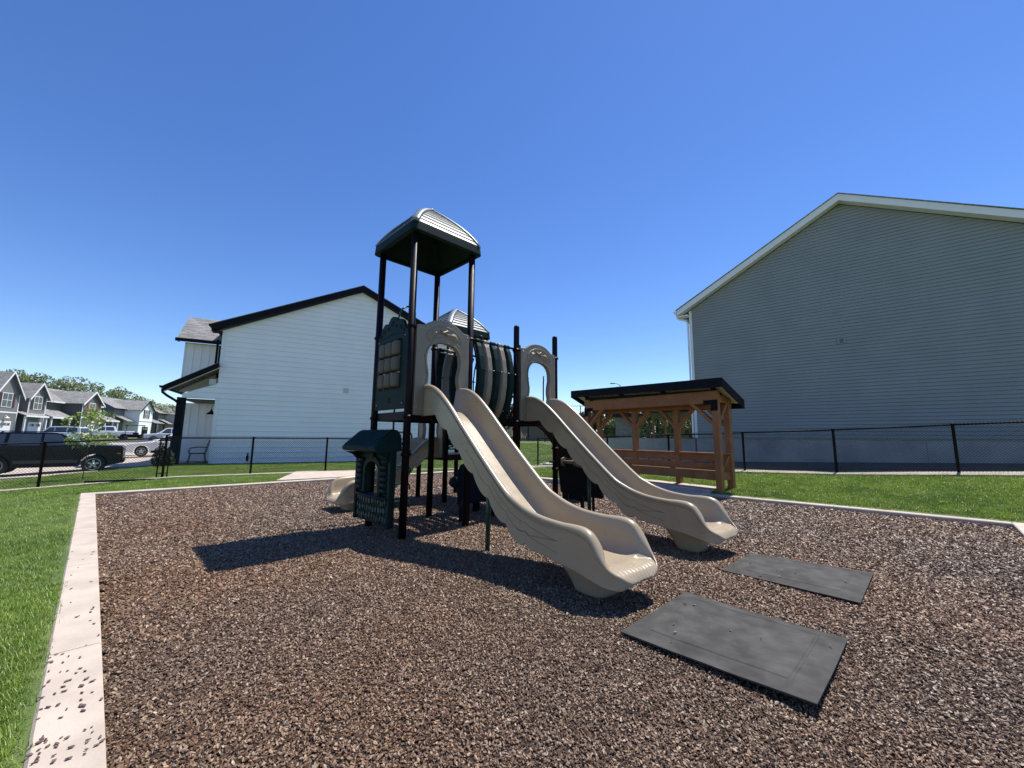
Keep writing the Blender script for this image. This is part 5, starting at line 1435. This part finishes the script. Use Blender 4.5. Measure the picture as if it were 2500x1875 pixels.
car('parked_sedan','white parked sedan between the black car and the porch post','car',(-21.4,25.3,.09),R(223),paint('white_car_paint',(.78,.78,.77)),SEDAN,'parked vehicles').scale=(.92,.92,.92)
car('parked_pickup','white pickup parked behind the young tree','car',(-56.6,56.0,.62),R(230),paint('white_car_paint',(.78,.78,.77)),PICK,'parked vehicles')
car('parked_van','white minivan parked left of the black porch post in front of far houses','car',(-42.6,50.0,.42),R(225),paint('silver_car_paint',(.62,.63,.64)),VAN,'parked vehicles')
car('parked_truck','pale car partly hidden behind the leafy young tree','car',(-52.5,46.5,.42),R(200),paint('silver_car_paint',(.62,.63,.64)),VAN,'parked vehicles')
def cart():
    t=thing('golf_cart','black roofed golf cart parked behind the white pickup','golf cart',(-52.3,55.5,.60),R(230))
    m=MB().mat(M_trimblk);m.box((-1.2,-.6,.35),(1.2,.6,.75));m.box((-.5,-.58,.752),(.0,.58,1.0));m.build('body',None,t,bevel=.06)
    m=MB().mat(M_trimblk);m.box((-1.1,-.65,1.95),(.95,.65,2.02));m.build('roof',None,t,bevel=.02)
    for sx,sy in((-1,-1),(-1,1),(1,-1),(1,1)):
        m=MB().mat(M_trimblk);m.tube([(sx*.95-.05,sy*.58,.7),(sx*.85-.1,sy*.58,1.96)],.03,6);m.build('roof_post',None,t)
        m=MB().mat(M_tyre);m.lathe([(.15,-.1),(.24,-.1),(.26,-.07),(.26,.07),(.24,.1),(.15,.1)],(sx*.8,sy*.55,.26),axis='y',n=18);m.build('wheel',None,t)
    m=MB().mat(M_glass);m.add([(.92,-.5,.8),(.92,.5,.8),(.80,.5,1.9),(.80,-.5,1.9)],[(0,1,2,3)],False);m.build('windscreen',None,t)
cart()
# ------------------------------------------------------------------ townhouses   (local x along the row, y away from street)
def townhouse(x0,bayx,wallm,sidem,trim,shut,label,ext=(13.,0),win_small=True,z0=.75,width=10.,pk=9.0,gar=True,endgable=False,lh=3.6):
    ex,ey=-.35,.9368
    # origin on the facade line
    px,py=-72.2+ex*x0*1.0,0
    P1=Vector((TH1[0],TH1[1]));o=P1+Vector((-.350,.9368))*x0
    t=thing('townhouse',label,'house',(o.x,o.y,z0),math.atan2(.9368,-.35),'two storey townhouses in a row across the street')
    bw,bh=bayx,5.95
    tr=M_white if trim=='w' else M_trimblk
    eave=bh;gp=pk-z0
    # main body behind, set back 3.5
    m=MB().mat(sidem);m.box((-bw-1.2,2.6,0),(-bw-1.2+width,11,eave-.1));
    # gable ends of main
    for xx in(-bw-1.2,-bw-1.2+width-.15): m.prism([(2.6,eave-.1),(11,eave-.1),(6.8,eave+2.3)],xx,xx+.15,'yz')
    w=m.build('wall',None,t)
    m=MB().mat(wallm);m.prism([(-bw/2,0),(bw/2,0),(bw/2,bh),(0,gp-.35),(-bw/2,bh)],0,2.6,'xz');bay=m.build('bay',None,t)
    # roofs
    r=MB().mat(M_shing);xa,xb=-bw-1.5,-bw-.9+width
    roofslab(r,(xa,2.2,eave-.15),(xb,2.2,eave-.15),(xb,6.8,eave+2.45),(xa,6.8,eave+2.45),.1);roofslab(r,(xa,6.8,eave+2.45),(xb,6.8,eave+2.45),(xb,11.4,eave-.15),(xa,11.4,eave-.15),.1)
    s=(gp-.35-bh)/(bw/2);e=.35
    roofslab(r,(-bw/2-e,-.35,bh-e*s),(0,-.35,gp-.30),(0,6.5,gp-.30),(-bw/2-e,6.5,bh-e*s),.08);roofslab(r,(0,-.35,gp-.30),(bw/2+e,-.35,bh-e*s),(bw/2+e,6.5,bh-e*s),(0,6.5,gp-.30),.08)
    r.build('roof',None,t)
    k=MB().mat(tr);rake(k,(-bw/2-e-.05,bh-e*s-.08),(0,gp-.24),.26,-.42,-.36);rake(k,(0,gp-.24),(bw/2+e+.05,bh-e*s-.08),.26,-.42,-.36)
    k.box((xa,2.12,eave-.36),(xb,2.19,eave-.12))
    if trim=='w':
        for x in(-bw/2,bw/2-.14): k.box((x,-.03,0),(x+.14,-.001,bh-.1))
        k.box((-bw/2+.15,-.03,3.28),(bw/2-.15,-.001,3.46))
    else: k.box((-bw/2,-.03,3.3),(bw/2,-.001,3.38))
    k.build('trim',None,t)
    def window(x,z,w,h,y,sh=True,par=bay):
        f=MB().mat(M_white);f.box((x-w/2-.09,y-.05,z-h/2-.09),(x+w/2+.09,y-.001,z+h/2+.09));q=f.build('window',None,par)
        g=MB().mat(M_glass);g.box((x-w/2,y-.058,z-h/2),(x+w/2,y-.051,z+h/2));g.build('pane',None,q)
        mu=MB().mat(M_white);mu.box((x-.03,y-.07,z-h/2),(x+.03,y-.0585,z+h/2));mu.box((x-w/2,y-.072,z-.03),(x-.031,y-.0585,z+.03));mu.box((x+.031,y-.072,z-.03),(x+w/2,y-.0585,z+.03));mu.build('muntin',None,q)
        if sh:
            for sg in(-1,1): a=MB().mat(shut);c=x+sg*(w/2+.34);a.box((c-.22,y-.055,z-h/2-.05),(c+.22,y-.001,z+h/2+.05));a.build('shutter',None,par)
    window(0,5.0,min(1.5,bw*.42),1.75,0,True)
    if win_small: window(bw/2+2.2,5.1,1.2,.95,2.6,shut is not M_trimblk,w)
    # porch
    p=MB().mat(M_shing);roofslab(p,(bw/2+.02,-.9,lh-.5),(bw/2+4.4,-.9,lh-.5),(bw/2+4.4,2.58,lh+.95),(bw/2+.02,2.58,lh+.95),.1)
    roofslab(p,(-bw/2-3.2,.6,lh-.3),(-bw/2-.02,.6,lh-.3),(-bw/2-.02,2.58,lh+.7),(-bw/2-3.2,2.58,lh+.7),.1);p.build('porch_roof',None,t)
    p=MB().mat(tr);p.box((bw/2+.02,-.98,lh-.72),(bw/2+4.4,-.91,lh-.48));p.box((bw/2+4.1,-.85,0),(bw/2+4.28,-.68,lh-.6));p.box((bw/2+.1,-.85,0),(bw/2+.26,-.68,lh-.6));p.build('porch_post',None,t)
    d=MB().mat(mat('rust_door',(.30,.09,.035),(.25,.07,.03),rough=.5));d.box((bw/2+1.2,2.54,0),(bw/2+2.2,2.599,2.1));d.build('door',None,t)
    d=MB().mat(M_white);d.box((bw/2+1.05,2.56,0),(bw/2+1.199,2.599,2.2));d.box((bw/2+2.201,2.56,0),(bw/2+2.35,2.599,2.2));d.build('door_frame',None,t)
    gm=M_white if trim=='w' else M_trimblk
    f=MB().mat(gm);gw=min(1.25,bw*.38);f.box((-gw,-.05,0),(gw,-.001,2.2));q=f.build('garage_door',None,bay)
    f=MB().mat(M_glass)
    for i in range(4): f.box((-gw+.15+(2*gw-.3)*i/4+.03,-.058,1.6),(-gw+.15+(2*gw-.3)*(i+1)/4-.03,-.051,1.95))
    f.build('garage_window',None,q)
    l=MB().mat(M_white);l.tube([(0,0,2.75),(0,-.2,2.95),(0,-.35,2.8)],.03,6);l.lathe([(.05,2.8),(.10,2.7),(.26,2.6),(.27,2.57)],(0,-.35,0),n=12);l.build('barn_lamp',None,bay)
    return t
TH1=(-69.7,58.75)
C_gr=mat('grey_vinyl',(.19,.185,.17),(.17,.165,.15),rough=.6,scale=.7);C_gr2=mat('slate_vinyl',(.11,.111,.10),(.095,.096,.088),rough=.6,scale=.7);C_bl=mat('bluegrey_vinyl',(.16,.16,.19),(.15,.15,.18),rough=.6,scale=.7);C_lt=mat('light_vinyl',(.42,.41,.39),(.40,.39,.37),rough=.6,scale=.7)
S_br=mat('brown_shutter',(.05,.022,.018),(.04,.02,.015),rough=.6);S_or=mat('orange_shutter',(.30,.085,.03),(.26,.07,.025),rough=.6)
townhouse(-6.0,4.2,C_gr,C_gr,'w',S_br,'grey townhouse with white gable trim, leftmost and cut by the picture edge',pk=9.9,width=6.3)
townhouse(-.5,3.4,C_gr,C_gr2,'w',S_br,'grey townhouse with white trim and dark brown shutters, second from the left',width=11.5)
townhouse(12.1,5.2,C_gr2,C_gr2,'w',S_or,'dark slate townhouse with orange brown shutters, middle of the row',width=14.)
townhouse(31.3,5.6,M_wsid,C_bl,'b',M_trimblk,'white fronted townhouse with black trim and black garage door',width=16,pk=9.0)
townhouse(50,5.2,C_lt,C_gr,'b',S_br,'far grey beige townhouse next to the porch post at the row end',width=16,pk=8.6)
# small dormer of the white fronted one and black ridge gables
# ------------------------------------------------------------------ far right background (seen under the shelter and past the tower)
rr=random.Random(33)
pl=['rounded','broad','loose','tall','pale','bushy']
for i in range(13):
    rt=-.03+.52*i/12;y=rr.uniform(52,62);h=rr.uniform(4.2,5.6)+(1.0 if rt>.2 else -.2);tree('park_tree',rt*y,y,h,rr.uniform(4.6,6),300+i,f'{pl[i%6]} leafy tree beyond the far fence, number {i+1} from the left behind the shelter',LEAF_B if i>5 else LEAF_E,4200 if i>5 else 3600,.20,'trees beyond the ball court',z0=.9 if rt>.12 else 1.0,trunk=.05)
def boards():
    t=thing('board_fence','distant grey board fence on the rise behind the middle tower','fence',(-3.5,45,1.0),R(4))
    m=MB().mat(mat('grey_boards',(.13,.115,.10),(.09,.08,.07),rough=.9,scale=3,stretch=(6,1,.3)))
    for k in range(80): m.box((k*.145,0,0),(k*.145+.135,.03,1.75+.03*math.sin(k*1.7)))
    m.build('boards',None,t)
    for k in range(5):
        m=MB().mat(M_black);m.tube([(k*2.7,-.06,-.2),(k*2.7,-.06,2.3)],.05,8);m.build('fence_post',None,t)
boards()
def court():
    t=thing('court_fence','tall black wire court fence seen behind the shelter','fence',(3,36,1.1),R(-14),None)
    for i in range(14):
        m=MB().mat(M_black);m.tube([(i*1.6,0,-.5),(i*1.6,0,3.2)],.045,8);m.build('fence_post',None,t)
    m=MB().mat(M_black)
    for z in(.1,1.2,2.2,3.15): m.tube([(0,0,z),(20.8,0,z)],.025,6)
    m.build('rail',None,t)
    m=MB().mat(M_wire)
    for i in range(80): m.tube([(i*.26,.0,0),(i*.26,0,3.1)],.004,3,cap=False)
    m.build('wire_mesh',None,t,fix=False)
court()
def hoop(x,y,rz,label):
    t=thing('basketball_hoop',label,'basketball hoop',(x,y,1.1),rz)
    m=MB().mat(M_black);m.tube([(0,0,-.5),(0,0,3.9)],.07,8);m.build('pole',None,t)
    m=MB().mat(M_black)
    for a,b in(((-.6,-.9,2.9),(.6,-.9,2.9)),((.6,-.9,2.9),(.6,-.9,3.7)),((.6,-.9,3.7),(-.6,-.9,3.7)),((-.6,-.9,3.7),(-.6,-.9,2.9))): m.tube([a,b],.03,6)
    m.tube([(0,0,3.5),(0,-.9,3.45)],.03,6);m.tube([(0,0,3.0),(0,-.9,3.1)],.03,6)
    bb=m.build('backboard_frame',None,t)
    g=MB().mat(M_plate) if 0 else MB().mat(mat('clear_board',(.25,.35,.45),(.22,.32,.42),rough=.1));g.box((-.57,-.905,2.93),(.57,-.895,3.67));g.build('backboard',None,bb)
    m=MB().mat(S_or);m.tube([(.23*math.cos(a*PI/8),-1.15+.23*math.sin(a*PI/8),3.05) for a in range(16)],.012,5,closed=True);m.build('rim',None,t)
hoop(6.05,29.0,R(15),'black framed basketball hoop visible left of the shelter roof')
def lightpole(x,y,h,label):
    t=thing('street_light',label,'street light',(x,y,.8),0);m=MB().mat(M_black);m.lathe([(.07,-.5),(.05,h)],n=8);m.build('pole',None,t)
    m=MB().mat(M_black);m.tube([(0,0,h-.1),(-.3,0,h+.12),(-.7,0,h+.16)],.03,6);m.box((-1.15,-.10,h+.12),(-.65,.10,h+.20));m.build('lamp_head',None,t)
lightpole(12.75,46.5,6.9,'slim black street light rising above the shelter roof')
def pavilion():
    t=thing('picnic_pavilion','distant timber pavilion with corrugated roof behind the shelter','pavilion',(11.0,31,.9),R(-40))
    for x in(0,2.2,4.4):
        for y in(0,2.5): m=MB().mat(M_wood);m.beam((x,y,-.3),(x,y,2.2),.15,.15,(0,1,0));m.build('post',None,t)
    m=MB().mat(M_roofm);roofslab(m,(-.6,-.7,2.6),(5,-.7,2.6),(5,3.2,2.2),(-.6,3.2,2.2),.12);m.build('roof',None,t)
pavilion()
def stonecol():
    t=thing('stone_column','grey stone building corner seen through the left end of the shelter','building',(7.15,27.5,.3),R(-20));m=MB().mat(mat('ledge_stone',(.30,.28,.27),(.12,.11,.11),rough=.9,scale=4,stretch=(1,1,5),bump=.02,bscale=8))
    m.box((0,0,0),(1.5,2,2.6));m.build('stone_wall',None,t)
    m=MB().mat(M_roofm);m.prism([(-.6,2.55),(1.9,2.62),(1.9,2.75),(-.6,3.0)],-.5,2.5,'xz');m.build('roof',None,t)
stonecol()
t=thing('utility_box','small pale utility box on the grass behind the far fence','utility box',(-.05,19.6,zg(-.05,19.6)),R(20));m=MB().mat(M_white);m.box((-.25,-.2,0),(.25,.2,.5));m.build('housing',None,t,bevel=.02);m=MB().mat(M_white);m.box((-.28,-.23,.501),(.28,.23,.55));m.build('lid',None,t,bevel=.01)
# pale edging stones
rr=random.Random(9);mb=MB().mat(mat('edge_stone',(.62,.58,.52),(.45,.42,.38),rough=.9,scale=6));
for i in range(60):
    f=rr.uniform(0,1);x=1.6+2.4*f+rr.gauss(0,.10);y=19.4-2.2*f+rr.gauss(0,.16);s=rr.uniform(.05,.10);mb.blob((x,y,zg(x,y)+s*.5),(s*1.2,s,s*.8),6)
tag(mb.build('edging_stones',None),'row of loose pale stones bordering the walkway by the far fence corner','stones',kind='stuff')
# ------------------------------------------------------------------ camera, light, world
p,r=R(7.694),R(.568)
F=Vector((0,math.cos(p),math.sin(p)));U=Vector((0,-math.sin(p),math.cos(p)));X=Vector((1,0,0))
X,U=X*math.cos(r)+U*math.sin(r),U*math.cos(r)-X*math.sin(r)
cd=bpy.data.cameras.new('camera');co=bpy.data.objects.new('camera',cd);COL.objects.link(co)
co.matrix_world=Matrix(((X.x,U.x,-F.x,0),(X.y,U.y,-F.y,0),(X.z,U.z,-F.z,1.4),(0,0,0,1)))
cd.sensor_width=36;cd.sensor_fit='HORIZONTAL';cd.lens=971/2500*36;cd.clip_start=.05;cd.clip_end=1500
scene.camera=co
sd=Vector((1.50,1.24,4.40)).normalized()
el=math.asin(sd.z);az=math.atan2(sd.x,sd.y)
ld=bpy.data.lights.new('sun','SUN');ld.energy=5.0;ld.angle=R(.53);ld.color=(1.,.955,.89)
lo=bpy.data.objects.new('sun',ld);COL.objects.link(lo);lo.rotation_euler=(-sd).to_track_quat('-Z','Y').to_euler();lo.location=(8,7,30)
w=bpy.data.worlds.new('World');scene.world=w;w.use_nodes=True;nt=w.node_tree;bg=nt.nodes['Background']
sk=nt.nodes.new('ShaderNodeTexSky');sk.sky_type='NISHITA';sk.sun_disc=False;sk.sun_elevation=el;sk.sun_rotation=az
sk.altitude=200;sk.air_density=.9;sk.dust_density=.05;sk.ozone_density=2.6
hs=nt.nodes.new('ShaderNodeHueSaturation');hs.inputs['Saturation'].default_value=1.22;hs.inputs['Hue'].default_value=.511;hs.inputs['Value'].default_value=1.62
nt.links.new(sk.outputs[0],hs.inputs['Color']);nt.links.new(hs.outputs[0],bg.inputs[0]);bg.inputs[1].default_value=.082
vs=scene.view_settings;vs.view_transform='Standard';vs.look='None';vs.exposure=.48;vs.gamma=1
scene.render.engine='CYCLES';scene.cycles.max_bounces=6;scene.cycles.use_denoising=True
scene.render.resolution_x=1024;scene.render.resolution_y=768
